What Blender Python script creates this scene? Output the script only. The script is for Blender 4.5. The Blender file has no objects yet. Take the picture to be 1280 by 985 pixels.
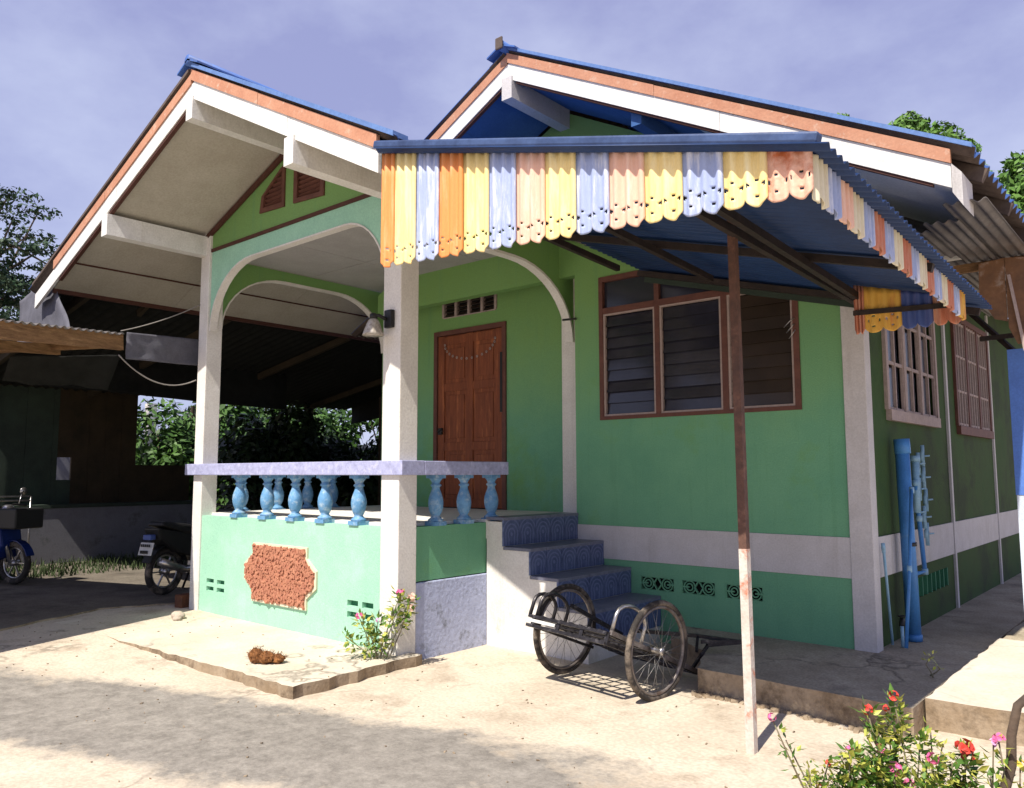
import bpy, math, random
from mathutils import Vector, Matrix
from mathutils.geometry import tessellate_polygon
random.seed(7)
sc = bpy.context.scene
col = sc.collection
R = math.radians
# ------------------------------------------------------------------ camera
cam = bpy.data.cameras.new('camera'); cam.lens = 28.12; cam.sensor_width = 36; cam.clip_end = 2000; cam.clip_start = .05
co = bpy.data.objects.new('camera', cam); col.objects.link(co)
rt = Vector((.75586, .65473, -.00212)); up = Vector((.06585, -.07281, .99517)); fw = Vector((-.65141, .75235, .09815))
m = Matrix((rt, up, -fw)).transposed().to_4x4(); m.translation = Vector((1.9744, -6.4814, 1.3493))
co.matrix_world = m
sc.camera = co
# ------------------------------------------------------------------ sun, sky, exposure
SUN = Vector((.168, -1, 1.47)).normalized()
sd = bpy.data.lights.new('sun', 'SUN'); sd.energy = 5.0; sd.angle = R(.5); sd.color = (1, .93, .82)
so = bpy.data.objects.new('sun', sd); col.objects.link(so)
so.rotation_euler = SUN.to_track_quat('Z', 'Y').to_euler()
w = bpy.data.worlds.new('World'); sc.world = w; w.use_nodes = True
nt = w.node_tree; N = nt.nodes; L = nt.links; N.clear()
out = N.new('ShaderNodeOutputWorld'); bg = N.new('ShaderNodeBackground'); bg.inputs[1].default_value = .086
sky = N.new('ShaderNodeTexSky'); sky.sky_type = 'NISHITA'; sky.sun_disc = False
sky.sun_elevation = math.asin(SUN.z); sky.sun_rotation = math.atan2(SUN.x, SUN.y)
sky.air_density = 1.0; sky.dust_density = .6; sky.ozone_density = 3
tc = N.new('ShaderNodeTexCoord')
mp = N.new('ShaderNodeMapping'); mp.inputs['Scale'].default_value = (1.2, 1.2, 2.2)
nz = N.new('ShaderNodeTexNoise'); nz.inputs['Scale'].default_value = 2.2; nz.inputs['Detail'].default_value = 7; nz.inputs['Roughness'].default_value = .58
cr = N.new('ShaderNodeValToRGB'); cr.color_ramp.elements[0].position = .44; cr.color_ramp.elements[1].position = .72
haze = N.new('ShaderNodeMix'); haze.data_type = 'RGBA'; haze.inputs[0].default_value = .72; haze.inputs[7].default_value = (3.45, 3.55, 6.2, 1)
cl = N.new('ShaderNodeMix'); cl.data_type = 'RGBA'; cl.inputs[7].default_value = (6.0, 6.6, 8.4, 1)
mu = N.new('ShaderNodeMath'); mu.operation = 'MULTIPLY'; mu.inputs[1].default_value = .5
L.new(tc.outputs['Generated'], mp.inputs['Vector']); L.new(mp.outputs[0], nz.inputs['Vector']); 
sep = N.new('ShaderNodeSeparateXYZ'); L.new(tc.outputs['Generated'], sep.inputs[0])
zr = N.new('ShaderNodeMapRange'); zr.inputs[1].default_value = .1; zr.inputs[2].default_value = .62; zr.inputs[3].default_value = .2; zr.inputs[4].default_value = -.1
L.new(sep.outputs[2], zr.inputs[0])
ad = N.new('ShaderNodeMath'); ad.operation = 'ADD'; L.new(nz.outputs['Fac'], ad.inputs[0]); L.new(zr.outputs[0], ad.inputs[1]); L.new(ad.outputs[0], cr.inputs[0])
L.new(sky.outputs[0], haze.inputs[6]); L.new(haze.outputs[2], cl.inputs[6]); L.new(cr.outputs[0], mu.inputs[0]); L.new(mu.outputs[0], cl.inputs[0])
L.new(cl.outputs[2], bg.inputs[0]); L.new(bg.outputs[0], out.inputs[0])
sc.view_settings.view_transform = 'Standard'; sc.view_settings.look = 'None'; sc.view_settings.exposure = .55; sc.view_settings.gamma = 1

# ------------------------------------------------------------------ materials
def mat(name, c1, c2=None, scale=6, rough=.8, bump=.15, bscale=70, metal=0, spec=.3, stretch=(1, 1, 1), stain=None, sth=.6, sscale=1.5, objspace=False, grain=.12, crack=0, streak=None, upper=None):
    mt = bpy.data.materials.new(name); mt.use_nodes = True
    n = mt.node_tree.nodes; l = mt.node_tree.links; b = n['Principled BSDF']
    if c2 is None: c2 = tuple(x*.8 for x in c1)
    if objspace: src = n.new('ShaderNodeTexCoord').outputs['Object']
    else: src = n.new('ShaderNodeNewGeometry').outputs['Position']
    mp = n.new('ShaderNodeMapping'); mp.inputs['Scale'].default_value = stretch; l.new(src, mp.inputs[0])
    nz = n.new('ShaderNodeTexNoise'); nz.inputs['Scale'].default_value = scale; nz.inputs['Detail'].default_value = 6; nz.inputs['Roughness'].default_value = .65
    l.new(mp.outputs[0], nz.inputs['Vector'])
    rp = n.new('ShaderNodeValToRGB'); rp.color_ramp.elements[0].position = .33; rp.color_ramp.elements[1].position = .67
    rp.color_ramp.elements[0].color = (*c2, 1); rp.color_ramp.elements[1].color = (*c1, 1)
    l.new(nz.outputs['Fac'], rp.inputs[0]); cur = rp.outputs[0]
    if stain:
        s = n.new('ShaderNodeTexNoise'); s.inputs['Scale'].default_value = sscale; s.inputs['Detail'].default_value = 8; s.inputs['Roughness'].default_value = .7
        l.new(mp.outputs[0], s.inputs['Vector'])
        r2 = n.new('ShaderNodeValToRGB'); r2.color_ramp.elements[0].position = sth-.06; r2.color_ramp.elements[1].position = sth+.1
        l.new(s.outputs['Fac'], r2.inputs[0])
        mx = n.new('ShaderNodeMix'); mx.data_type = 'RGBA'; mx.inputs[7].default_value = (*stain, 1)
        l.new(r2.outputs[0], mx.inputs[0]); l.new(cur, mx.inputs[6]); cur = mx.outputs[2]
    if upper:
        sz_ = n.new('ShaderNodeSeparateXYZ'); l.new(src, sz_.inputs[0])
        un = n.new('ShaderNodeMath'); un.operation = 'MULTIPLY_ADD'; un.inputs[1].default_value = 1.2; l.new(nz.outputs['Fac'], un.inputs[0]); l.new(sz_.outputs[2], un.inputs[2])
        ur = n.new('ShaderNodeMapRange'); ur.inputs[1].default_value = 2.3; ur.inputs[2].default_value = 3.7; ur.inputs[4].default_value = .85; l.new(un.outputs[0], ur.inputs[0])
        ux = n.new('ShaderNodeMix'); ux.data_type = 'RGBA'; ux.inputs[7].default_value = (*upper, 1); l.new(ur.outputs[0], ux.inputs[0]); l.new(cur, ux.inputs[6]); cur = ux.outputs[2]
    if streak:
        m3 = n.new('ShaderNodeMapping'); m3.inputs['Scale'].default_value = (6, 6, .35); l.new(src, m3.inputs[0])
        s3 = n.new('ShaderNodeTexNoise'); s3.inputs['Scale'].default_value = 1.6; s3.inputs['Detail'].default_value = 7; s3.inputs['Roughness'].default_value = .7; l.new(m3.outputs[0], s3.inputs['Vector'])
        r3 = n.new('ShaderNodeMapRange'); r3.inputs[1].default_value = .55; r3.inputs[2].default_value = .8; r3.inputs[4].default_value = .55; l.new(s3.outputs['Fac'], r3.inputs[0])
        x3 = n.new('ShaderNodeMix'); x3.data_type = 'RGBA'; x3.inputs[7].default_value = (*streak, 1); l.new(r3.outputs[0], x3.inputs[0]); l.new(cur, x3.inputs[6]); cur = x3.outputs[2]
    if crack:
        wn = n.new('ShaderNodeTexNoise'); wn.inputs['Scale'].default_value = 3; wn.inputs['Detail'].default_value = 5; l.new(src, wn.inputs['Vector'])
        wa = n.new('ShaderNodeVectorMath'); wa.operation = 'MULTIPLY_ADD'; wa.inputs[1].default_value = (.5, .5, .5); l.new(wn.outputs['Color'], wa.inputs[0]); l.new(src, wa.inputs[2])
        vo_ = n.new('ShaderNodeTexVoronoi'); vo_.feature = 'DISTANCE_TO_EDGE'; vo_.inputs['Scale'].default_value = crack; l.new(wa.outputs[0], vo_.inputs['Vector'])
        vr = n.new('ShaderNodeMapRange'); vr.inputs[1].default_value = .0; vr.inputs[2].default_value = .022*crack; vr.inputs[3].default_value = .75; vr.inputs[4].default_value = 0; l.new(vo_.outputs['Distance'], vr.inputs[0])
        wk = n.new('ShaderNodeTexNoise'); wk.inputs['Scale'].default_value = .9; wk.inputs['Detail'].default_value = 3; l.new(src, wk.inputs['Vector'])
        wr = n.new('ShaderNodeMapRange'); wr.inputs[1].default_value = .45; wr.inputs[2].default_value = .6; l.new(wk.outputs['Fac'], wr.inputs[0])
        wm = n.new('ShaderNodeMath'); wm.operation = 'MULTIPLY'; l.new(vr.outputs[0], wm.inputs[0]); l.new(wr.outputs[0], wm.inputs[1])
        x4 = n.new('ShaderNodeMix'); x4.data_type = 'RGBA'; x4.inputs[7].default_value = tuple(x*.35 for x in c2)+(1,); l.new(wm.outputs[0], x4.inputs[0]); l.new(cur, x4.inputs[6]); cur = x4.outputs[2]
    g = n.new('ShaderNodeTexNoise'); g.inputs['Scale'].default_value = bscale; g.inputs['Detail'].default_value = 4
    l.new(mp.outputs[0], g.inputs['Vector'])
    if grain:
        mr = n.new('ShaderNodeMapRange'); mr.inputs[1].default_value = .3; mr.inputs[2].default_value = .7; mr.inputs[3].default_value = 1-grain; mr.inputs[4].default_value = 1+grain*.4
        l.new(g.outputs['Fac'], mr.inputs[0])
        vm = n.new('ShaderNodeVectorMath'); vm.operation = 'SCALE'; l.new(cur, vm.inputs[0]); l.new(mr.outputs[0], vm.inputs['Scale']); cur = vm.outputs[0]
    l.new(cur, b.inputs['Base Color'])
    b.inputs['Roughness'].default_value = rough; b.inputs['Metallic'].default_value = metal; b.inputs['Specular IOR Level'].default_value = spec
    if bump:
        bp = n.new('ShaderNodeBump'); bp.inputs['Strength'].default_value = bump; bp.inputs['Distance'].default_value = .01
        l.new(g.outputs['Fac'], bp.inputs['Height']); l.new(bp.outputs[0], b.inputs['Normal'])
    return mt
M = {}
M['white'] = mat('white_paint', (.76, .74, .7), (.66, .63, .58), 3, .7, .2, 60, stain=(.42, .4, .36), sth=.68, sscale=5, streak=(.5, .46, .38))
M['whitebright'] = mat('white_board_paint', (.76, .75, .73), (.64, .63, .6), 5, .6, .15, 60, streak=(.5, .46, .4), stain=(.45, .42, .38), sth=.7, sscale=9)
M['greywhite'] = mat('grey_white_band_paint', (.58, .56, .56), (.5, .48, .47), 4, .8, .2, 80, streak=(.33, .3, .27))
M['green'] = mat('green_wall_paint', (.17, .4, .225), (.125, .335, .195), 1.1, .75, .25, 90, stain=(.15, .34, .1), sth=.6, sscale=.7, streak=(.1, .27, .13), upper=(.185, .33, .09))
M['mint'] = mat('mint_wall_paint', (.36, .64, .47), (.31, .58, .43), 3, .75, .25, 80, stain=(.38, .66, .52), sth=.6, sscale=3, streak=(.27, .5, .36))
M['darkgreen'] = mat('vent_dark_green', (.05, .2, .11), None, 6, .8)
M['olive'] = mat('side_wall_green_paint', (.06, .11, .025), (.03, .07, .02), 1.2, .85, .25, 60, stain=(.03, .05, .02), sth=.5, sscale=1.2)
M['orange'] = mat('orange_board_paint', (.52, .27, .17), (.44, .2, .12), 5, .7, .15, 50, stain=(.58, .42, .32), sth=.62, sscale=12)
M['soffit'] = mat('cream_soffit_board', (.45, .42, .36), (.39, .36, .3), 3, .9, .1, 50)
M['soffitblue'] = mat('blue_soffit_board', (.06, .15, .36), (.04, .11, .29), 2, .8, .1, 50)
M['soffitpale'] = mat('pale_soffit_board', (.8, .8, .8), (.7, .7, .7), 2, .8, .1, 50)
M['trim'] = mat('dark_brown_trim', (.09, .035, .025), None, 10, .7)
M['ceiling'] = mat('grey_ceiling_board', (.42, .41, .4), (.36, .35, .34), 3, .9, .1)
M['roofblue'] = mat('blue_roof_paint', (.07, .16, .45), (.05, .11, .33), 4, .55, .1, 40, stain=(.1, .12, .2), sth=.6, sscale=3)
M['vergelit'] = mat('sunlit_blue_verge', (.13, .23, .48), (.1, .18, .4), 5, .5, .1, 40)
M['roofunder'] = mat('brown_grey_fibre_cement', (.13, .1, .085), (.07, .05, .045), 4, .9, .3, 40)
M['wood'] = mat('red_brown_door_wood', (.26, .075, .028), (.15, .042, .018), 5, .55, .2, 60, stretch=(6, 6, .7), stain=(.42, .14, .05), sth=.6, sscale=2)
M['doorlow'] = mat('dark_door_wood', (.1, .055, .03), None, 5, .6, .2, 60, stretch=(6, 6, .7))
M['frame'] = mat('brown_window_frame', (.15, .06, .042), (.1, .04, .03), 8, .6, .15, 60)
M['bead'] = mat('pale_pink_beading', (.42, .33, .3), None, 20, .7)
M['glass'] = mat('smoked_louvre_glass', (.03, .03, .045), (.02, .02, .028), 3, .16, 0, 60, spec=.6, grain=0)
M['louvre'] = mat('brown_louvre_glass', (.05, .035, .025), (.03, .022, .016), 3, .3, 0, 60, spec=.5, grain=0)
M['dark'] = mat('dark_interior', (.006, .006, .006), None, 4, .95, 0)
M['baluster'] = mat('sky_blue_worn_paint', (.15, .34, .56), (.1, .25, .46), 18, .6, .4, 50, stain=(.36, .48, .58), sth=.56, sscale=16)
M['marble'] = mat('lavender_marble_tile', (.44, .46, .68), (.3, .31, .48), 22, .35, .1, 60, stain=(.55, .56, .75), sth=.6, sscale=16)
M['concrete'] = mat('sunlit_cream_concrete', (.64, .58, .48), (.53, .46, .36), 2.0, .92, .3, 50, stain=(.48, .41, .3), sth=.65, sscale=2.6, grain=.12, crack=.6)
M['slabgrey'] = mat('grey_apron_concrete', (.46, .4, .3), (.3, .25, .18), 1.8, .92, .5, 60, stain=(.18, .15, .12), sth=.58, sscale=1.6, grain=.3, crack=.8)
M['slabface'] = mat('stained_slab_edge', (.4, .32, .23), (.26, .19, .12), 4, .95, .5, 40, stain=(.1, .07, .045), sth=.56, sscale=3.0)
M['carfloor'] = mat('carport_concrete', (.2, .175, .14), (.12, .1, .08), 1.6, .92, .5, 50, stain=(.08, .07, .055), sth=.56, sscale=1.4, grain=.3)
M['bluepanel'] = mat('flaking_lavender_render', (.48, .53, .72), (.37, .41, .57), 5, .9, .6, 30, stain=(.16, .17, .2), sth=.58, sscale=5)
M['steel'] = mat('dark_rusty_steel', (.05, .035, .03), (.025, .02, .018), 12, .6, .2, 60, metal=.3)
M['cartsteel'] = mat('black_scratched_cart_steel', (.07, .065, .07), (.03, .028, .03), 25, .42, .15, 60, metal=.7, stain=(.3, .28, .27), sth=.62, sscale=14)
M['scraped'] = mat('scraped_grey_steel', (.3, .27, .25), (.12, .1, .09), 18, .5, .2, 60, metal=.5, stain=(.09, .05, .03), sth=.58, sscale=9)
M['spoke'] = mat('dull_spoke_steel', (.25, .24, .23), None, 20, .45, 0, metal=.6)
M['chrome'] = mat('dull_chrome', (.55, .54, .54), (.35, .33, .32), 20, .3, .1, 60, metal=.9)
M['rubber'] = mat('worn_black_rubber', (.045, .038, .034), (.025, .022, .02), 30, .85, .4, 120, stain=(.22, .18, .14), sth=.55, sscale=6)
M['rust'] = mat('brown_rust', (.2, .08, .035), (.09, .04, .025), 14, .85, .4, 60)
M['polewhite'] = mat('peeling_white_pole_paint', (.62, .58, .52), (.5, .42, .36), 10, .7, .3, 60, stain=(.5, .14, .06), sth=.6, sscale=9)
M['polebrown'] = mat('brown_pole_paint', (.14, .07, .05), (.08, .045, .035), 12, .7, .3, 60, stain=(.2, .1, .07), sth=.6, sscale=10)
M['beamwood'] = mat('weathered_brown_timber', (.3, .17, .08), (.14, .075, .035), 5, .85, .4, 40, stretch=(1.2, 1.2, 8), stain=(.42, .26, .13), sth=.62, sscale=3)
M['greycloth'] = mat('grey_blue_cloth', (.13, .13, .16), (.09, .09, .11), 7, .9, .3, 90)
M['clothshade'] = mat('black_cloth_and_shade', (.012, .013, .012), (.006, .007, .006), 9, .95, .2)  # near-black puts the carport's deep shade into the colour; also used for cloth
M['tin'] = mat('old_corrugated_tin', (.2, .185, .18), (.13, .12, .12), 4, .6, .2, 40, metal=.35, stain=(.16, .1, .07), sth=.62, sscale=3)
M['rusttin'] = mat('rusty_sheet', (.24, .12, .06), (.1, .06, .04), 4, .85, .4, 30, stain=(.4, .36, .32), sth=.66, sscale=4)
M['awnroof'] = mat('navy_awning_sheet', (.016, .045, .14), (.012, .032, .1), 3, .5, .1, 50)
M['cap'] = mat('navy_awning_cap', (.06, .1, .22), (.03, .05, .12), 6, .45, .1, 50)
def stripe(n, c, st): return mat(n, c, tuple(x*.93 for x in c), 12, .5, .1, 60, stain=st, sth=.56, sscale=2.4, grain=.1, stretch=(7, 7, .9))
M['vy'] = stripe('yellow_stripe_paint', (.9, .7, .3), (.93, .8, .45))
M['vo'] = stripe('orange_stripe_paint', (.82, .3, .09), (.84, .4, .18))
M['vb'] = stripe('blue_stripe_paint', (.36, .43, .66), (.72, .74, .82))  # near-white streaks paint highlights onto the blue waves
M['vp'] = stripe('pink_stripe_paint', (.82, .5, .37), (.88, .64, .52))
M['vprust'] = mat('rust_stained_pink_paint', (.82, .5, .37), (.74, .42, .3), 8, .55, .2, 60, stain=(.5, .14, .05), sth=.54, sscale=6)
M['vr'] = stripe('rust_red_stripe_paint', (.55, .2, .12), (.6, .36, .26))
M['vyd'] = stripe('mustard_stripe_paint', (.72, .42, .08), (.6, .25, .08))
M['vc'] = stripe('cream_stripe_paint', (.74, .68, .5), (.6, .45, .34))
M['vn'] = stripe('navy_stripe_paint', (.06, .1, .3), (.1, .12, .3))
M['leaf'] = mat('leaf_green', (.13, .25, .04), (.05, .12, .02), 7, .5, 0, grain=.1)
M['leaf2'] = mat('leaf_yellow_green', (.5, .48, .1), (.28, .34, .06), 9, .5, 0)
M['leafdark'] = mat('leaf_dark_green', (.035, .075, .03), (.015, .035, .015), 4, .6, 0)
M['leafshade'] = mat('shaded_hedge_green', (.02, .045, .012), (.008, .018, .006), 3, .5, 0)  # deep shade put into the leaf colour of the front shrubs
M['leafshrub'] = mat('shrub_green', (.075, .165, .026), (.016, .045, .01), 2.2, .55, 0)
M['bark'] = mat('bark_brown', (.12, .085, .06), (.06, .045, .035), 9, .9, .5, 40)
M['stem'] = mat('grey_green_stem', (.2, .2, .12), (.16, .12, .08), 15, .8, .2)
M['fred'] = mat('red_petal', (.75, .08, .05), (.6, .05, .04), 20, .6, 0)
M['fpink'] = mat('pink_petal', (.75, .16, .36), (.65, .12, .28), 20, .6, 0)
M['flilac'] = mat('lilac_petal', (.72, .4, .6), (.6, .25, .5), 20, .6, 0)
M['fyellow'] = mat('yellow_petal', (.8, .6, .08), None, 20, .6, 0)
M['pipe'] = mat('blue_pvc_pipe', (.07, .24, .55), (.05, .18, .43), 6, .4, .05, stain=(.2, .35, .5), sth=.66, sscale=8)
M['pipelight'] = mat('pale_blue_pvc', (.3, .48, .62), (.2, .38, .55), 9, .5, .05)
M['stone'] = mat('pale_stone', (.5, .42, .34), None, 20, .9, .5)
M['husk'] = mat('brown_husk', (.28, .12, .04), (.12, .05, .02), 25, .95, .8, 50)
M['terra'] = mat('terracotta_stone_chips', (.5, .23, .14), (.36, .14, .09), 20, .9, .6, 50)
M['bikeblue'] = mat('blue_motorbike_plastic', (.01, .03, .17), (.006, .02, .1), 4, .35, 0)
M['black'] = mat('black_plastic', (.02, .02, .02), None, 6, .45, 0)
M['plate'] = mat('white_number_plate', (.6, .6, .58), None, 10, .5, 0)
M['cable'] = mat('grey_cable', (.3, .28, .26), None, 10, .7, 0)
M['wallgrey'] = mat('dim_grey_render', (.2, .2, .23), (.14, .14, .16), 2, .9, .3, 50, stain=(.05, .06, .04), sth=.6, sscale=2)
M['wallgreen'] = mat('dark_green_boarding', (.04, .06, .045), (.025, .035, .028), 2, .9, .3, 50)
M['wallbrown'] = mat('dark_brown_boarding', (.05, .035, .02), (.025, .02, .012), 3, .9, .3, 50)
M['pillarblue'] = mat('bright_blue_pillar', (.1, .22, .62), (.08, .17, .5), 3, .6, .15)
M['pillarwhite'] = mat('pale_blue_pillar', (.62, .68, .76), (.5, .56, .66), 3, .7, .15)
M['lampshade'] = mat('ribbed_pressed_glass', (.5, .47, .42), (.25, .22, .18), 40, .25, .2, 60, spec=.6)
M['grass'] = mat('scrubby_grass', (.06, .09, .03), (.03, .045, .02), 12, .9, .2)

def ground_mat():
    mt = mat('yard_ground_concrete', (.62, .54, .43), (.5, .425, .33), 1.3, .93, .35, 45, stain=(.4, .33, .25), sth=.58, sscale=2.2, grain=.2, crack=.45)
    n = mt.node_tree.nodes; l = mt.node_tree.links; b = n['Principled BSDF']
    old = b.inputs['Base Color'].links[0].from_socket
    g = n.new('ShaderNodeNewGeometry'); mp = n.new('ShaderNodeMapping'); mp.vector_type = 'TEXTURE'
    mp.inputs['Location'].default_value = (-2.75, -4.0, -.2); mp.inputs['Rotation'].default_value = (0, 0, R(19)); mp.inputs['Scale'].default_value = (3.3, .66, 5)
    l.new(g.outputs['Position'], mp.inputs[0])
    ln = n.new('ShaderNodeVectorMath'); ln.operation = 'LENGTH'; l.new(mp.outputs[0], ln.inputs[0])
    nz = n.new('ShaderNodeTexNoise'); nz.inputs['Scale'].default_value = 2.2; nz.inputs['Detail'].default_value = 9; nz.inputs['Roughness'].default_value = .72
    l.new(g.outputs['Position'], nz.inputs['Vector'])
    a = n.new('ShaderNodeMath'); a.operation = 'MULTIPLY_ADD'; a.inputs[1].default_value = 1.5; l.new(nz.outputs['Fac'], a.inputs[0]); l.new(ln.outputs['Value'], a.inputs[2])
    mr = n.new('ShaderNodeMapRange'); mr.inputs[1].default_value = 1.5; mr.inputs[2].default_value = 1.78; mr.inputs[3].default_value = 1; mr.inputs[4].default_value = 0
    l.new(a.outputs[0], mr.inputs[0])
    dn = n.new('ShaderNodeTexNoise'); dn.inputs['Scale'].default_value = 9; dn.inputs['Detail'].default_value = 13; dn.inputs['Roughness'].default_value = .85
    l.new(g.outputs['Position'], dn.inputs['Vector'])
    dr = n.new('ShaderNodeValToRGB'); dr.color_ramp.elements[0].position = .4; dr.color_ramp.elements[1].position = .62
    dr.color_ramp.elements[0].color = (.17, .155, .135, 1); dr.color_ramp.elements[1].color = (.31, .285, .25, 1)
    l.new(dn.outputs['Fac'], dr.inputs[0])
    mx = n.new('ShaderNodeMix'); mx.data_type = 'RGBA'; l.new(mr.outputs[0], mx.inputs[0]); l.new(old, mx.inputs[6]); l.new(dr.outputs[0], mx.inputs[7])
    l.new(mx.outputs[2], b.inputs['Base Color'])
    return mt
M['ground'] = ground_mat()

def tile_mat():
    mt = mat('blue_patterned_step_tile', (.11, .14, .26), (.06, .08, .17), 14, .35, .1, 60)
    n = mt.node_tree.nodes; l = mt.node_tree.links; b = n['Principled BSDF']
    old = b.inputs['Base Color'].links[0].from_socket
    t = n.new('ShaderNodeTexCoord'); s = n.new('ShaderNodeSeparateXYZ'); l.new(t.outputs['Generated'], s.inputs[0])
    # concentric arches standing on the tile's lower edge (generated y across, z up)
    cx = n.new('ShaderNodeMath'); cx.operation = 'SUBTRACT'; cx.inputs[1].default_value = .5; l.new(s.outputs[1], cx.inputs[0])
    cz = n.new('ShaderNodeMath'); cz.operation = 'SUBTRACT'; cz.inputs[1].default_value = .42; l.new(s.outputs[2], cz.inputs[0])
    cm = n.new('ShaderNodeMath'); cm.operation = 'MAXIMUM'; cm.inputs[1].default_value = -.12; l.new(cz.outputs[0], cm.inputs[0])
    cb = n.new('ShaderNodeCombineXYZ'); l.new(cx.outputs[0], cb.inputs[0]); l.new(cm.outputs[0], cb.inputs[1])
    ln = n.new('ShaderNodeVectorMath'); ln.operation = 'LENGTH'; l.new(cb.outputs[0], ln.inputs[0])
    sn = n.new('ShaderNodeMath'); sn.operation = 'MULTIPLY'; sn.inputs[1].default_value = 38; l.new(ln.outputs['Value'], sn.inputs[0])
    si = n.new('ShaderNodeMath'); si.operation = 'SINE'; l.new(sn.outputs[0], si.inputs[0])
    nz = n.new('ShaderNodeTexNoise'); nz.inputs['Scale'].default_value = 9; l.new(t.outputs['Generated'], nz.inputs['Vector'])
    ad = n.new('ShaderNodeMath'); ad.operation = 'MULTIPLY_ADD'; ad.inputs[1].default_value = 2.2; l.new(nz.outputs['Fac'], ad.inputs[0]); l.new(si.outputs[0], ad.inputs[2])
    mr = n.new('ShaderNodeMapRange'); mr.inputs[1].default_value = 1.1; mr.inputs[2].default_value = 1.9; l.new(ad.outputs[0], mr.inputs[0])
    mx = n.new('ShaderNodeMix'); mx.data_type = 'RGBA'; mx.inputs[7].default_value = (.14, .17, .3, 1); l.new(mr.outputs[0], mx.inputs[0]); l.new(old, mx.inputs[6])
    l.new(mx.outputs[2], b.inputs['Base Color'])
    return mt
M['tile'] = tile_mat()
M['tread'] = mat('grey_blue_tread_tile', (.2, .205, .27), (.14, .15, .2), 12, .4, .1, 60)

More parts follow.
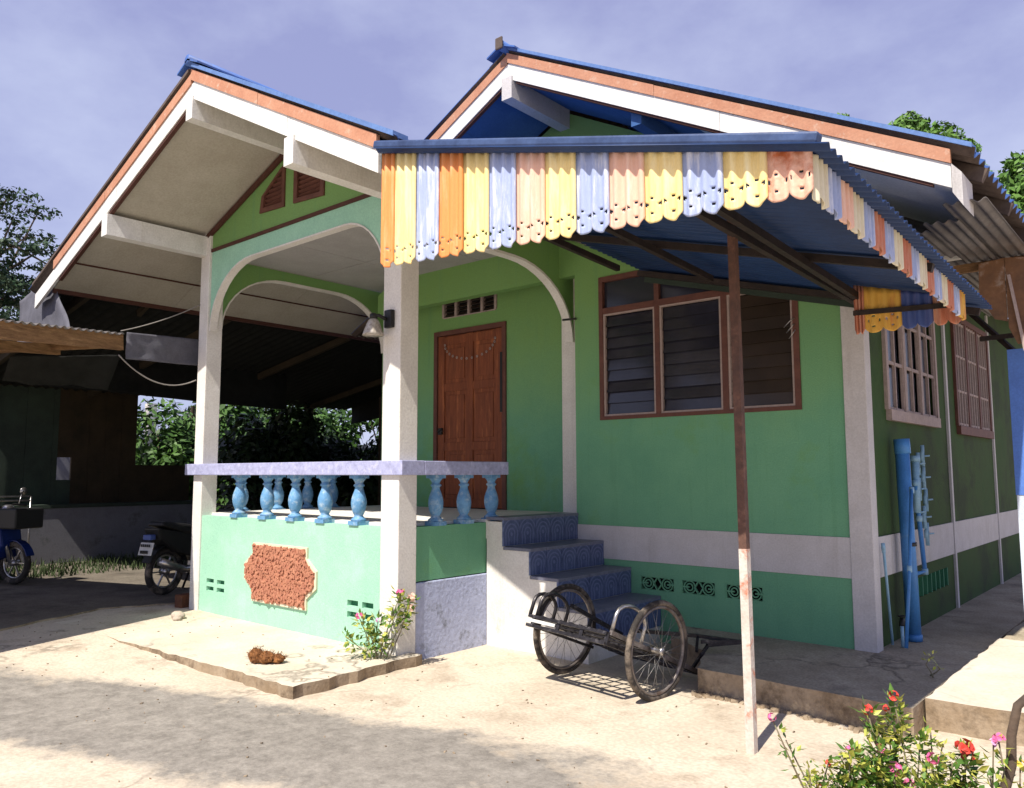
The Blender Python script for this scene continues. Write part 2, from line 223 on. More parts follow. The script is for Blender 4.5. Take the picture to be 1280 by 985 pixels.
# ------------------------------------------------------------------ helpers
ORG = {}
def org(p): return ORG.get(p.name, Vector((0, 0, 0))) if p else Vector((0, 0, 0))
def meta(o, label=None, cat=None, group=None, kind=None):
    if label: o['label'] = label
    if cat: o['category'] = cat
    if group: o['group'] = group
    if kind: o['kind'] = kind
    return o
def thing(name, loc, label, cat, group=None):
    o = bpy.data.objects.new(name, None); col.objects.link(o); o.location = loc; o.empty_display_size = .2
    ORG[o.name] = Vector(loc); return meta(o, label, cat, group)
class MB:
    def __init__(s): s.v = []; s.f = []; s.sm = []
    def add(s, vs, fs, smooth=False):
        b = len(s.v); s.v += [tuple(x) for x in vs]; s.f += [tuple(i+b for i in f) for f in fs]; s.sm += [smooth]*len(fs); return s
    def box(s, x0, x1, y0, y1, z0, z1):
        vs = [(x, y, z) for x in (x0, x1) for y in (y0, y1) for z in (z0, z1)]
        return s.add(vs, [(0, 1, 3, 2), (4, 6, 7, 5), (0, 4, 5, 1), (2, 3, 7, 6), (0, 2, 6, 4), (1, 5, 7, 3)])
    def obox(s, c, ax, ay, az):   # oriented box: centre and three half-axis vectors
        c, ax, ay, az = map(Vector, (c, ax, ay, az))
        vs = [c+i*ax+j*ay+k*az for i in (-1, 1) for j in (-1, 1) for k in (-1, 1)]
        return s.add(vs, [(0, 1, 3, 2), (4, 6, 7, 5), (0, 4, 5, 1), (2, 3, 7, 6), (0, 2, 6, 4), (1, 5, 7, 3)])
    def bar(s, a, b, w, h=None, upv=(0, 0, 1)):   # rectangular bar from a to b
        a, b = Vector(a), Vector(b); h = h or w; d = b-a; u = Vector(upv)
        if abs(d.normalized().dot(u)) > .97: u = Vector((1, 0, 0))
        x = d.cross(u).normalized(); z = x.cross(d).normalized()
        return s.obox((a+b)/2, d/2, x*w/2, z*h/2)
    def tube(s, pts, r, n=8, caps=True):
        pts = [Vector(p) for p in pts]; rs = r if isinstance(r, (list, tuple)) else [r]*len(pts)
        vs = []; prev = None
        for i, p in enumerate(pts):
            d = (pts[min(i+1, len(pts)-1)]-pts[max(i-1, 0)]).normalized()
            if prev is None:
                u = Vector((0, 0, 1)) if abs(d.z) < .9 else Vector((1, 0, 0)); x = d.cross(u).normalized()
            else: x = (prev-d*prev.dot(d)).normalized()
            prev = x; y = d.cross(x)
            for k in range(n):
                a = 2*math.pi*k/n; vs.append(p+(x*math.cos(a)+y*math.sin(a))*rs[i])
        fs = [(i*n+k, i*n+(k+1) % n, (i+1)*n+(k+1) % n, (i+1)*n+k) for i in range(len(pts)-1) for k in range(n)]
        if caps: fs += [tuple(reversed(range(n))), tuple((len(pts)-1)*n+k for k in range(n))]
        return s.add(vs, fs, True)
    def lathe(s, c, prof, n=14, axis='z', sq=None):
        c = Vector(c); vs = []
        for r, h in prof:
            for k in range(n):
                a = 2*math.pi*k/n; p = (r*math.cos(a), r*math.sin(a), h)
                if axis == 'x': p = (h, p[0], p[1])
                if axis == 'y': p = (p[0], h, p[1])
                vs.append(c+Vector(p))
        m_ = len(prof)
        fs = [(i*n+k, i*n+(k+1) % n, (i+1)*n+(k+1) % n, (i+1)*n+k) for i in range(m_-1) for k in range(n)]
        fs += [tuple(reversed(range(n))), tuple((m_-1)*n+k for k in range(n))]
        return s.add(vs, fs, True)
    def torus(s, c, u, v, R_, r, n=40, k=8, flat=1.):   # ring in the plane of u, v
        c, u, v = Vector(c), Vector(u).normalized(), Vector(v).normalized(); w_ = u.cross(v); vs = []
        for i in range(n):
            a = 2*math.pi*i/n; d = u*math.cos(a)+v*math.sin(a)
            for j in range(k):
                b = 2*math.pi*j/k; vs.append(c+d*(R_+r*math.cos(b))+w_*r*flat*math.sin(b))
        return s.add(vs, [(i*k+j, i*k+(j+1) % k, ((i+1) % n)*k+(j+1) % k, ((i+1) % n)*k+j) for i in range(n) for j in range(k)], True)
    def prism(s, outline, f, t0, t1, holes=()):   # 2-D outline -> f(a, b, t)
        loops = [list(outline)]+[list(h) for h in holes]
        flat = [p for lp in loops for p in lp]
        tris = tessellate_polygon([[Vector((p[0], p[1], 0)) for p in lp] for lp in loops])
        n = len(flat); vs = [f(a, b, t0) for a, b in flat]+[f(a, b, t1) for a, b in flat]
        fs = [tuple(t) for t in tris]+[tuple(i+n for i in reversed(t)) for t in tris]
        st = 0
        for lp in loops:
            k = len(lp)
            fs += [(st+i, st+(i+1) % k, n+st+(i+1) % k, n+st+i) for i in range(k)]
            st += k
        return s.add(vs, fs)
    def build(s, name, mt, parent=None, label=None, bevel=0, mats=None, fm=None, solid=0):
        me = bpy.data.meshes.new(name); o_ = org(parent)
        me.from_pydata([(x-o_.x, y-o_.y, z-o_.z) for x, y, z in s.v], [], s.f)
        me.materials.append(mt)
        if mats:
            for q in mats: me.materials.append(q)
            me.polygons.foreach_set('material_index', fm)
        me.polygons.foreach_set('use_smooth', s.sm)
        me.update()
        import bmesh
        b = bmesh.new(); b.from_mesh(me); bmesh.ops.recalc_face_normals(b, faces=b.faces[:]); b.to_mesh(me); b.free()
        o = bpy.data.objects.new(name, me); col.objects.link(o)
        if parent: o.parent = parent; ORG[o.name] = o_
        if bevel:
            bv = o.modifiers.new('bevel', 'BEVEL'); bv.width = bevel; bv.segments = 2; bv.limit_method = 'ANGLE'; bv.angle_limit = R(40)
        if solid:
            sl = o.modifiers.new('solid', 'SOLIDIFY'); sl.thickness = solid
        if label: o['label'] = label
        return o
XZ = lambda a, b, t: (a, t, b)
YZ = lambda a, b, t: (t, a, b)
def wall(mb, f, a0, a1, b0, b1, t0, t1, holes):
    """Wall slab with rectangular openings (a0, a1, b0, b1): front, back and reveals."""
    A = sorted({a0, a1, *[h[0] for h in holes], *[h[1] for h in holes]}); B = sorted({b0, b1, *[h[2] for h in holes], *[h[3] for h in holes]})
    solid = {}
    for i in range(len(A)-1):
        for j in range(len(B)-1):
            ca, cb = (A[i]+A[i+1])/2, (B[j]+B[j+1])/2
            solid[i, j] = not any(h[0] < ca < h[1] and h[2] < cb < h[3] for h in holes)
    for (i, j), sld in solid.items():
        if not sld: continue
        p = [(A[i], B[j]), (A[i+1], B[j]), (A[i+1], B[j+1]), (A[i], B[j+1])]
        for t in (t0, t1): mb.add([f(a, b, t) for a, b in p], [(0, 1, 2, 3)])
        for (di, dj, e) in ((-1, 0, (0, 3)), (1, 0, (1, 2)), (0, -1, (0, 1)), (0, 1, (3, 2))):
            if not solid.get((i+di, j+dj), False):
                mb.add([f(*p[e[0]], t0), f(*p[e[1]], t0), f(*p[e[1]], t1), f(*p[e[0]], t1)], [(0, 1, 2, 3)])
    return mb
def corr(mb, p, u, v, wave, amp, nvec, th=.006, seg=8, phase=0):
    """Corrugated sheet: origin p, u across the waves, v along them, nvec the normal."""
    p, u, v, nn = Vector(p), Vector(u), Vector(v), Vector(nvec).normalized()
    n = max(2, int(round(u.length/wave*seg))); vs = []
    for k in (0, 1):
        for i in range(n+1):
            s_ = i/n; q = p+u*s_+nn*(amp*math.sin(2*math.pi*(u.length*s_/wave)+phase)-k*th)
            vs += [q, q+v]
    m_ = 2*(n+1); fs = []
    for i in range(n):
        a = 2*i; fs += [(a, a+2, a+3, a+1), (m_+a, m_+a+1, m_+a+3, m_+a+2), (a, m_+a, m_+a+2, a+2), (a+1, a+3, m_+a+3, m_+a+1)]
    fs += [(0, 1, m_+1, m_), (2*n, m_+2*n, m_+2*n+1, 2*n+1)]
    return mb.add(vs, fs, True)
def dup(o, parent=None, loc=None):
    c = o.copy(); col.objects.link(c)
    if parent is not None: c.parent = parent
    if loc is not None: c.location = loc
    return c

# ------------------------------------------------------------------ ground and slabs
def axis_pts(lo, hi, c0, c1, st):
    p = [lo, lo*.5, lo*.2, c0-12, c0-6, c0-3]; x = c0
    while x <= c1: p.append(x); x += st
    return sorted(set(p+[c1+3, c1+6, c1+14, hi*.2, hi*.5, hi]))
def gz(x, y):
    t = min(1, max(0, (-3.3-x)/2.6)); t = t*t*(3-2*t)
    from mathutils.noise import noise
    return -.172+.086*t+.012*noise(Vector((x*1.3, y*1.3, 0)))*(1-t*.6) if abs(x) < 20 and abs(y) < 20 else -.172
gx = axis_pts(-300, 300, -7.5, 3, .15); gy = axis_pts(-300, 300, -7.5, 1.5, .15)
g = MB(); g.add([(x, y, gz(x, y)) for x in gx for y in gy], [(i*len(gy)+j, (i+1)*len(gy)+j, (i+1)*len(gy)+j+1, i*len(gy)+j+1) for i in range(len(gx)-1) for j in range(len(gy)-1)], True)
meta(g.build('ground', M['ground']), kind='structure')
def slab(name, outline, z1, z0, mt, side=None, jit=.012, step=.12):
    pts = []
    for i in range(len(outline)):
        a, b = Vector(outline[i]), Vector(outline[(i+1) % len(outline)]); n = max(1, int((b-a).length/step))
        if (b-a).length > 12: n = 2
        for k in range(n):
            q = a.lerp(b, k/n); j = jit if k else jit*.3
            pts.append((q.x+random.uniform(-j, j), q.y+random.uniform(-j, j)))
    mb = MB(); mb.prism(pts, lambda a, b, t: (a, b, t), z1, z0)
    fm = [0 if len(f) == 3 else 1 for f in mb.f]
    return meta(mb.build(name, mt, mats=[side or mt], fm=fm), kind='structure')
slab('porch_slab', [(-6.7, -3.38), (-2.8, -3.24), (-2.86, -2.0), (-6.6, -2.0)], -.088, -.4, M['concrete'], M['slabface'], .022, .09)
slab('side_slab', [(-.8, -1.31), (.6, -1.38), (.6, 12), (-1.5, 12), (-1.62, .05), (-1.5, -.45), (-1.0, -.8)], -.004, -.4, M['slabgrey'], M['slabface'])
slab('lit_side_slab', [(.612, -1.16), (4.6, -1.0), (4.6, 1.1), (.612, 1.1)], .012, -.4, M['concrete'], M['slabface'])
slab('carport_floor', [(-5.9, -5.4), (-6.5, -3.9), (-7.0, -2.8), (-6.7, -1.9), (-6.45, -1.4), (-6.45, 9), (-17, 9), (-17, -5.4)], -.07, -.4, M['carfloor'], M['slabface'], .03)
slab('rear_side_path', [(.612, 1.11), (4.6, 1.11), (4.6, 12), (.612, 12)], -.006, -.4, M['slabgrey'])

# ------------------------------------------------------------------ house
H = thing('house', (-3.15, 0, -.1), 'green single storey house with open front porch, white columns and blue corrugated gable roofs', 'house')
TB = -.25
# front walls
ZT = 3.36
mb = MB()
wall(mb, XZ, -2.79, -.16, TB, ZT, .0, .12, [(-2.49, -.5, 1.86, 3.28), (-2.077, -1.711, .27, .405), (-1.648, -1.311, .27, .405), (-1.225, -.881, .27, .405)])
wall(mb, YZ, .121, .42, TB, ZT, -2.79, -2.67, [])
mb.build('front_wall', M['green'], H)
mb = MB()
wall(mb, XZ, -6.3, -2.8, .9, 3.76, .42, .54, [(-5.283, -4.082, .9, 3.107), (-5.125, -4.248, 3.262, 3.472)])
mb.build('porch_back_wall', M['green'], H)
def sR(x): return 5.135-.53*(x+2.88)       # main soffit heights
def sL(x): return 5.135+.50*(x+2.88)
mb = MB(); mb.prism([(-.16, ZT), (-.02, ZT), (-.02, sR(-.02)-.02), (-2.88, 5.115), (-5.9, sL(-5.9)-.02), (-5.9, ZT)], XZ, .002, .118)
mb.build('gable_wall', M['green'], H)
# side wall with two windows
W1 = (.58, 2.2, 1.87, 3.0); W2 = (3.05, 4.78, 1.84, 3.0)
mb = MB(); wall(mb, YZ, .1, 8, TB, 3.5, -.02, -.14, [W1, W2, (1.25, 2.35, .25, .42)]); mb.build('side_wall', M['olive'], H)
MB().box(-6.3, -.14, 7.9, 8, TB, 3.3).build('rear_wall', M['green'], H)
MB().box(-6.35, -6.23, .54, 8, TB, 3.6).build('left_wall', M['green'], H)
MB().box(-6.2, -.15, .56, 7.9, 3.3, 3.34).build('inner_ceiling', M['dark'], H)
MB().box(-6.2, -.15, 1.4, 1.42, 0, 3.3).build('inner_partition', M['dark'], H)
MB().box(-6.2, -.15, .13, 7.8, .8, .84).build('inner_floor', M['dark'], H)
# white bands and corner column
MB().box(-2.785, -.161, -.013, -.001, .531, .843).build('band', M['greywhite'], H)
MB().box(-.019, -.006, .125, 7.99, .531, .843).build('band', M['greywhite'], H)
MB().box(-.16, .012, -.02, .12, -.15, 3.36).build('corner_column', M['greywhite'], H, bevel=.006)
for y in (2.63, 4.9): MB().box(-.019, .004, y-.03, y+.03, -.1, 3.3).build('pilaster', M['greywhite'], H)
MB().box(-3.15, -2.95, .25, .419, .93, 3.4).build('porch_pilaster', M['white'], H)
# base vent blocks
for x0, x1 in ((-2.077, -1.711), (-1.648, -1.311), (-1.225, -.881)):
    z0, z1 = .27, .405; cx, cz = (x0+x1)/2, (z0+z1)/2; w_ = x1-x0; h_ = z1-z0
    b = MB(); b.box(x0-.012, x1+.012, .004, .05, z0-.002, z0+.012); b.box(x0-.012, x1+.012, .004, .05, z1-.012, z1+.002)
    b.box(x0, x0+.012, .004, .05, z0+.012, z1-.012); b.box(x1-.012, x1, .004, .05, z0+.012, z1-.012)
    for sx in (-1, 1):
        for rr in (.054, .03): b.torus((cx+sx*w_*.27, .02, cz), (1.5, 0, 0), (0, 0, 1), rr, .007, 20, 6, 1.5)
        b.bar((cx+sx*w_*.27, .02, cz), (cx+sx*(w_*.5-.01), .02, cz), .012, .02, (0, 1, 0))
    for sx in (-1, 1):
        for sz in (-1, 1): b.bar((cx, .02, cz+sz*h_*.46), (cx+sx*.04, .02, cz), .011, .02, (0, 1, 0))
    vb = b.build('vent_block', M['green'], H)
    MB().box(x0, x1, .052, .06, z0, z1).build('vent_shadow_back', M['dark'], vb)
b = MB(); b.box(-.06, -.05, 1.25, 2.35, .25, .42)
for i in range(8): b.box(-.05, -.015, 1.25+i*.15, 1.28+i*.15, .25, .42)
b.build('side_vent', M['darkgreen'], H)

# front window: frame, beading, louvre blades
win = MB(); x0, x1, z0, z1 = -2.49, -.5, 1.86, 3.28; yf = -.012
win.box(x0, x1, yf, .07, z0, z0+.035); win.box(x0, x1, yf, .07, z1-.05, z1)
win.box(x0, x0+.045, yf, .07, z0+.035, z1-.05); win.box(x1-.05, x1, yf, .07, z0+.035, z1-.05)
win.box(-1.862, -1.812, yf+.004, .07, z0+.035, z1-.05); win.box(-1.19, -1.135, yf+.004, .07, z0+.035, z1-.05)
for a, b_ in ((x0+.045, -1.862), (-1.812, -1.19), (-1.135, x1-.05)): win.box(a, b_, yf+.002, .07, 2.905, 2.965)
win = win.build('front_window', M['frame'], H)
for k, (a, b_) in enumerate(((x0+.045, -1.862), (-1.812, -1.19), (-1.135, x1-.05))):
    q = MB(); zb, zt = z0+.035, 2.905
    q.box(a, b_, yf+.012, .03, zb, zb+.018); q.box(a, b_, yf+.012, .03, zt-.016, zt); q.box(a, a+.02, yf+.012, .03, zb+.018, zt-.016); q.box(b_-.02, b_, yf+.012, .03, zb+.018, zt-.016)
    q.build('beading', M['bead'], win)
    nbl = 9; st = (zt-zb-.04)/nbl
    mesh0 = None
    for i in range(nbl):
        zc = zb+.02+st*(i+.5)
        tl = random.uniform(-.004, .006)
        bl = MB(); bl.obox(((a+b_)/2, .035, zc), ((b_-a)/2-.021, 0, random.uniform(-.001, .001)), (0, .012+tl, st*.5), (0, .003, -.0008))
        bl.build('louvre_blade', M['louvre'] if k == 2 else M['glass'], win)
    MB().box(a, b_, .03, .036, 2.966, z1-.051).build('top_pane', M['glass'], win)
b = MB()
for i in range(3): b.tube([(-.62+.02*i, -.02, 2.55-.05*i), (-.56+.02*i, -.03, 2.6-.04*i), (-.53, -.02, 2.62-.05*i)], .004, 5)
b.build('hanging_wire_hook', M['chrome'], win)
# side windows
def side_window(nm, W, cas, bars_only=False):
    a0, a1, z0, z1 = W; q = MB()
    q.box(-.03, .025, a0, a1, z0-.09, z0); q.box(-.03, .01, a0, a1, z1, z1+.06)
    q.box(-.03, .01, a0-.03, a0+.03, z0, z1); q.box(-.03, .01, a1-.03, a1+.03, z0, z1)
    wd = (a1-a0)/cas
    for i in range(1, cas): q.box(-.035, .006, a0+wd*i-.035, a0+wd*i+.035, z0, z1)
    o = q.build(nm, M['bead'] if not bars_only else M['frame'], H)
    for i in range(cas):
        y0, y1 = a0+wd*i+.036, a0+wd*(i+1)-.036; s_ = MB()
        if not bars_only:
            for t in (0, .5, 1): yy = y0+(y1-y0)*t; s_.box(-.028, -.004, yy-.012, yy+.012, z0, z1)
            for t in (0.01, .36, .7, .99): zz = z0+(z1-z0)*t; s_.box(-.024, -.008, y0, y1, zz-.014, zz+.014)
        else:
            for t in range(5): yy = y0+(y1-y0)*t/4; s_.box(-.026, -.004, yy-.009, yy+.009, z0, z1)
            for t in (.02, .33, .66, .98): zz = z0+(z1-z0)*t; s_.box(-.022, -.008, y0, y1, zz-.012, zz+.012)
        s_.build('sash' if not bars_only else 'grille', M['bead'], o)
        MB().box(-.06, -.05, y0, y1, z0, z1).build('pane', M['glass'], o)
side_window('side_window', W1, 3); side_window('side_window', W2, 3, True)
# porch door and vent
dx0, dx1 = -5.283, -4.082
d = MB(); d.box(dx0, dx0+.06, .40, .47, .93, 3.107); d.box(dx1-.06, dx1, .40, .47, .93, 3.107); d.box(dx0+.06, dx1-.06, .40, .47, 3.05, 3.107)
fr = d.build('door_frame', M['frame'], H)
dr = MB(); a, b_ = dx0+.065, dx1-.065
dr.box(a, b_, .435, .46, .94, 3.045)
for p in (a, (a+b_)/2-.05, b_-.11): dr.box(p, p+.11, .418, .4349, .94, 3.045)
for z in (.94, 1.62, 2.35, 2.93):
    for p, q in ((a+.11, (a+b_)/2-.05), ((a+b_)/2+.06, b_-.11)): dr.box(p, q, .42, .4348, z, z+.1)
dr = dr.build('door', M['wood'], H, bevel=.004)
for p, q in ((a+.12, (a+b_)/2-.06), ((a+b_)/2+.07, b_-.12)):
    for z, zz in ((1.06, 1.60), (1.74, 2.33), (2.47, 2.91)): MB().box(p+.03, q-.03, .424, .4347, z+.03, zz-.03).build('door_panel', M['wood'], dr, bevel=.006)
b = MB()
for i in range(16):
    t = i/15*math.pi; b.torus((a+.54+.42*math.cos(t), .415, 2.93-.2*math.sin(t)), (1, 0, 0), (0, 0, 1), .012, .005, 8, 5)
b.build('bead_garland', M['bead'], dr)
b = MB(); b.box(a+.03, a+.09, .39, .418, 1.82, 1.9); b.tube([(a+.06, .39, 1.86), (a+.06, .36, 1.86), (a+.15, .35, 1.86)], .012, 8); b.build('handle', M['black'], dr)
b = MB(); b.box(b_-.02, b_+.015, .395, .417, 2.05, 2.75); b.build('bolt_bar', M['black'], dr)
vo = MB(); vx0, vx1, vz0, vz1 = -5.125, -4.248, 3.262, 3.472
vo.box(vx0, vx1, .405, .45, vz0, vz0+.012); vo.box(vx0, vx1, .405, .45, vz1-.012, vz1)
for i in range(5): xx = vx0+(vx1-vx0)*i/4; vo.box(xx-.018, xx+.018, .404, .45, vz0+.012, vz1-.012)
vo = vo.build('door_vent', M['bead'], H)
for i in range(4):
    xx = vx0+(vx1-vx0)*(i+.5)/4; b = MB()
    for k in range(4): zz = vz0+.03+k*.047; b.obox((xx, .43, zz+.01), (.085, 0, 0), (0, .012, .015), (0, .002, -.002))
    b.build('vent_slat', M['louvre'], vo)
MB().box(vx0, vx1, .455, .46, vz0, vz1).build('vent_backing', M['dark'], vo)

# porch: floor, columns, half walls, rails, balusters, arches
MB().box(-6.3, -3.101, -2.02, .42, .76, .93).build('porch_floor', M['white'], H)
MB().box(-3.1, -2.98, -1.1, .25, .76, .929).build('landing_edge', M['white'], H)
MB().box(-6.35, -6.17, -2.15, -1.97, -.12, 4.0).build('porch_column', M['white'], H, bevel=.008)
MB().box(-3.19, -2.97, -2.17, -1.97, -.28, 3.75).build('porch_column', M['white'], H, bevel=.008)
hw = MB(); wall(hw, XZ, -6.169, -3.191, -.3, .905, -2.13, -2.021, [(a, a+.145, z, z+.045) for a in (-6.03, -5.82) for z in (.135, .215)]+[(a, a+.145, z, z+.05) for a in (-3.66, -3.46) for z in (.13, .225)])
hw = hw.build('porch_half_wall', M['mint'], H)
for aa, zz in (((-6.03, -5.82), .135), ((-3.66, -3.46), .13)):
    MB().box(aa[0]-.01, aa[1]+.16, -2.085, -2.08, zz, zz+.14).build('vent_backing', M['darkgreen'], hw)
MB().box(-3.1, -3.0, -1.969, -1.07, .461, .905).build('porch_side_wall', M['green'], H)
MB().box(-3.12, -2.99, -1.955, -1.06, -.3, .452).build('flaking_panel', M['bluepanel'], H, bevel=.01)
MB().box(-3.1, -2.995, -1.059, -1.035, -.25, .46).build('panel_edge_strip', M['dark'], H)
MB().box(-6.34, -6.22, -1.969, .42, -.2, .905).build('porch_left_wall', M['green'], H)
cap = MB(); cap.box(-6.45, -2.9, -2.2, -1.95, 1.333, 1.452); cap.build('rail_cap', M['marble'], H, bevel=.006)
MB().box(-3.1, -2.9, -1.949, -.9, 1.333, 1.45).build('rail_cap', M['marble'], H, bevel=.006)
MB().box(-6.45, -6.25, -1.949, .41, 1.333, 1.45).build('rail_cap', M['marble'], H, bevel=.006)
def baluster_mb():
    b = MB(); b.box(-.065, .065, -.065, .065, 0, .035); b.box(-.06, .06, -.06, .06, .40, .428)
    h = [(.058, .035), (.06, .05), (.045, .062), (.032, .08), (.04, .095), (.05, .12), (.057, .155), (.06, .19), (.056, .23), (.046, .265), (.034, .3), (.03, .325), (.042, .335), (.042, .345), (.03, .355), (.036, .375), (.05, .395), (.056, .4)]
    b.lathe((0, 0, 0), [(q*1.13, z) for q, z in h], 12); return b
b0 = None
for i, p in enumerate([(x, -2.08) for x in (-5.525, -5.009, -4.534, -4.071, -3.589)]+[(-3.03, y) for y in (-1.699, -1.356, -.997)]+[(-6.28, y) for y in (-1.6, -1.14, -.73, -.36, .05)]):
    if b0 is None: b0 = baluster_mb().build('baluster', M['baluster'], H); ob = b0; base = ORG[H.name]
    else: ob = dup(b0)
    ob.data = b0.data
    ob.location = (p[0], p[1], .905)   # the mesh was offset by the house origin
for v in b0.data.vertices: v.co += ORG[H.name]
for o in [o for o in H.children if o.data == b0.data]: o.location = Vector(o.location)-ORG[H.name]
# plaque of stone chips with stepped corners
ox0, ox1, oz0, oz1 = -5.28, -4.1, .14, .655
def plaque(cx, cz, w_, h_, n_): return [(cx-w_+n_, cz-h_), (cx+w_-n_, cz-h_), (cx+w_-n_, cz-h_+n_*.7), (cx+w_, cz-h_+n_*1.4), (cx+w_, cz+h_-n_*1.4), (cx+w_-n_, cz+h_-n_*.7), (cx+w_-n_, cz+h_), (cx-w_+n_, cz+h_), (cx-w_+n_, cz+h_-n_*.7), (cx-w_, cz+h_-n_*1.4), (cx-w_, cz-h_+n_*1.4), (cx-w_+n_, cz-h_+n_*.7)]
ocx, ocz = -4.68, .4
pq = plaque(ocx, ocz, .565, .255, .14)
b = MB(); b.prism(plaque(ocx, ocz, .592, .28, .145), XZ, -2.15, -2.131); pl = b.build('plaque', M['vc'], H)
b = MB(); b.prism(pq, XZ, -2.156, -2.15)
from mathutils.geometry import intersect_point_tri_2d
def inpoly(x, z, P):
    c = False
    for i in range(len(P)):
        (x1_, z1_), (x2_, z2_) = P[i-1], P[i]
        if (z1_ > z) != (z2_ > z) and x < (x2_-x1_)*(z-z1_)/(z2_-z1_)+x1_: c = not c
    return c
for i in range(1500):
    x = random.uniform(-5.25, -4.11); z = random.uniform(.145, .655)
    if not inpoly(x, z, pq): continue
    s_ = random.uniform(.008, .02); a = random.uniform(0, 3.14)
    ax = Vector((math.cos(a), 0, math.sin(a)))*s_; az = Vector((-math.sin(a), 0, math.cos(a)))*s_*.6
    t = Vector((random.uniform(-.4, .4), -1, random.uniform(-.4, .4))).normalized()*random.uniform(.006, .016)
    b.obox((x, -2.158, z), ax, az, t)
meta(b.build('stone_chips', M['terra'], pl), kind='stuff')
# front gable wall with arch opening
def arch(a0, a1, zs, zt, r0, r1, n=10):
    """Opening outline from bottom-left up, over flat top and down, with rounded shoulders."""
    p = [(a0, zs)]
    p += [(a0+r0[0]*(1-math.cos(t)), zs+(zt-zs)*math.sin(t)) for t in [math.pi/2*i/n for i in range(1, n+1)]] if r0[0] else [(a0, zt)]
    p += [(a1-r1[0]*(1-math.cos(t)), zs+(zt-zs)*math.sin(t)) for t in [math.pi/2*i/n for i in range(n, 0, -1)]]
    return p+[(a1, zs)]
pR = lambda x: 4.633-.519*(x+4.56)
pL = lambda x: 4.633+.383*(x+4.56)
ar = arch(-6.165, -3.195, 2.9, 3.6, (.8,), (.6,))
out_ = [(-6.33, 2.95)]+ar+[(-2.98, 2.95), (-2.98, pR(-2.98)-.01), (-4.56, 4.62), (-6.33, pL(-6.33)-.01)]
# split at the dark trim: mint beam below, green gable above
b = MB(); b.prism([(-6.168, 2.9)]+ar[1:-1]+[(-3.192, 2.9), (-3.192, 3.74), (-3.02, 3.79), (-3.02, 3.8), (-6.168, 3.8)], XZ, -2.12, -2.05); b.build('arch_beam', M['mint'], H)
gv = [[(-5.2, 4.02), (-4.79, 4.0), (-4.79, 4.40), (-4.86, 4.38), (-5.17, 4.18)], [(-4.6, 3.99), (-4.14, 3.96), (-4.14, 4.14), (-4.35, 4.3), (-4.6, 4.33)]]
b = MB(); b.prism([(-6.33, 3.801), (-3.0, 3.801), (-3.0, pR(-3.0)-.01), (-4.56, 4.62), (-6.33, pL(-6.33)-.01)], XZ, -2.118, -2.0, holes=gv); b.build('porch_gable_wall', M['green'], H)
for P in gv:
    b = MB(); c = (sum(p[0] for p in P)/len(P), sum(p[1] for p in P)/len(P))
    b.prism([(p[0]+(p[0]-c[0])*.08, p[1]+(p[1]-c[1])*.08) for p in P], XZ, -2.135, -2.11, holes=[[(c[0]+(p[0]-c[0])*.82, c[1]+(p[1]-c[1])*.82) for p in P]])
    fo = b.build('gable_vent', M['frame'], H)
    z = min(p[1] for p in P)+.03
    while z < max(p[1] for p in P)-.03:
        xs = []
        for i in range(len(P)):
            (xa, za), (xb, zb) = P[i-1], P[i]
            if (za > z) != (zb > z): xs.append(xa+(xb-xa)*(z-za)/(zb-za))
        if len(xs) == 2:
            MB().obox(((xs[0]+xs[1])/2, -2.1, z), (abs(xs[1]-xs[0])/2, 0, 0), (0, .018, -.014), (0, .003, .004)).build('louvre_blade', M['frame'], fo)
        z += .045
    MB().box(min(p[0] for p in P), max(p[0] for p in P), -2.06, -2.055, min(p[1] for p in P), max(p[1] for p in P)-.12).build('vent_backing', M['dark'], fo)
MB().box(-6.33, -3.0, -2.135, -2.121, 3.775, 3.812).build('gable_trim', M['trim'], H)
b = MB(); b.bar((-6.33, -2.14, pL(-6.33)-.03), (-4.62, -2.14, pL(-4.62)-.03), .03, .05); b.build('gable_trim', M['trim'], H)
def arch_trim(pts, f, t0, t1, w_=.035):
    b = MB()
    for (a, z), (a2, z2) in zip(pts, pts[1:]):
        d = Vector((a2-a, z2-z)); n_ = Vector((-d.y, d.x)).normalized()*w_
        P = [(a, z), (a2, z2), (a2-n_.x, z2-n_.y), (a-n_.x, z-n_.y)]
        b.add([f(*p, t0) for p in P]+[f(*p, t1) for p in P], [(0, 1, 2, 3), (7, 6, 5, 4), (0, 1, 5, 4), (2, 3, 7, 6)])
    return b
arch_trim(ar, XZ, -2.13, -2.045, .016).build('arch_edge', M['white'], H)
aL = arch(-1.965, .418, 2.95, 3.63, (.8,), (.8,))
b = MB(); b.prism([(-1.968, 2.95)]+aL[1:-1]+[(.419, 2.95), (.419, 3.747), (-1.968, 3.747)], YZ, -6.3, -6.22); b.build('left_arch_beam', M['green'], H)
arch_trim(aL, YZ, -6.31, -6.21, .016).build('arch_edge', M['white'], H)
aB = arch(-1.965, .245, 2.72, 3.46, (0,), (.95,))
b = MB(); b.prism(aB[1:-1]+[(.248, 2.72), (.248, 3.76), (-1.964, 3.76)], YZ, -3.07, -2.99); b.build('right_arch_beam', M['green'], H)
arch_trim(aB[1:], YZ, -3.08, -2.98, .025).build('arch_edge', M['white'], H)
cb = MB()
for i in range(3):
    for j in range(2):
        xa = -6.19+i*1.04; ya = -2.0+j*1.21; MB().box(xa, xa+1.03, ya, ya+1.2, 3.752, 3.765).build('ceiling_board', M['ceiling'], H)
MB().box(-6.2, -3.0, .39, .419, 3.735, 3.75).build('ceiling_trim', M['trim'], H)

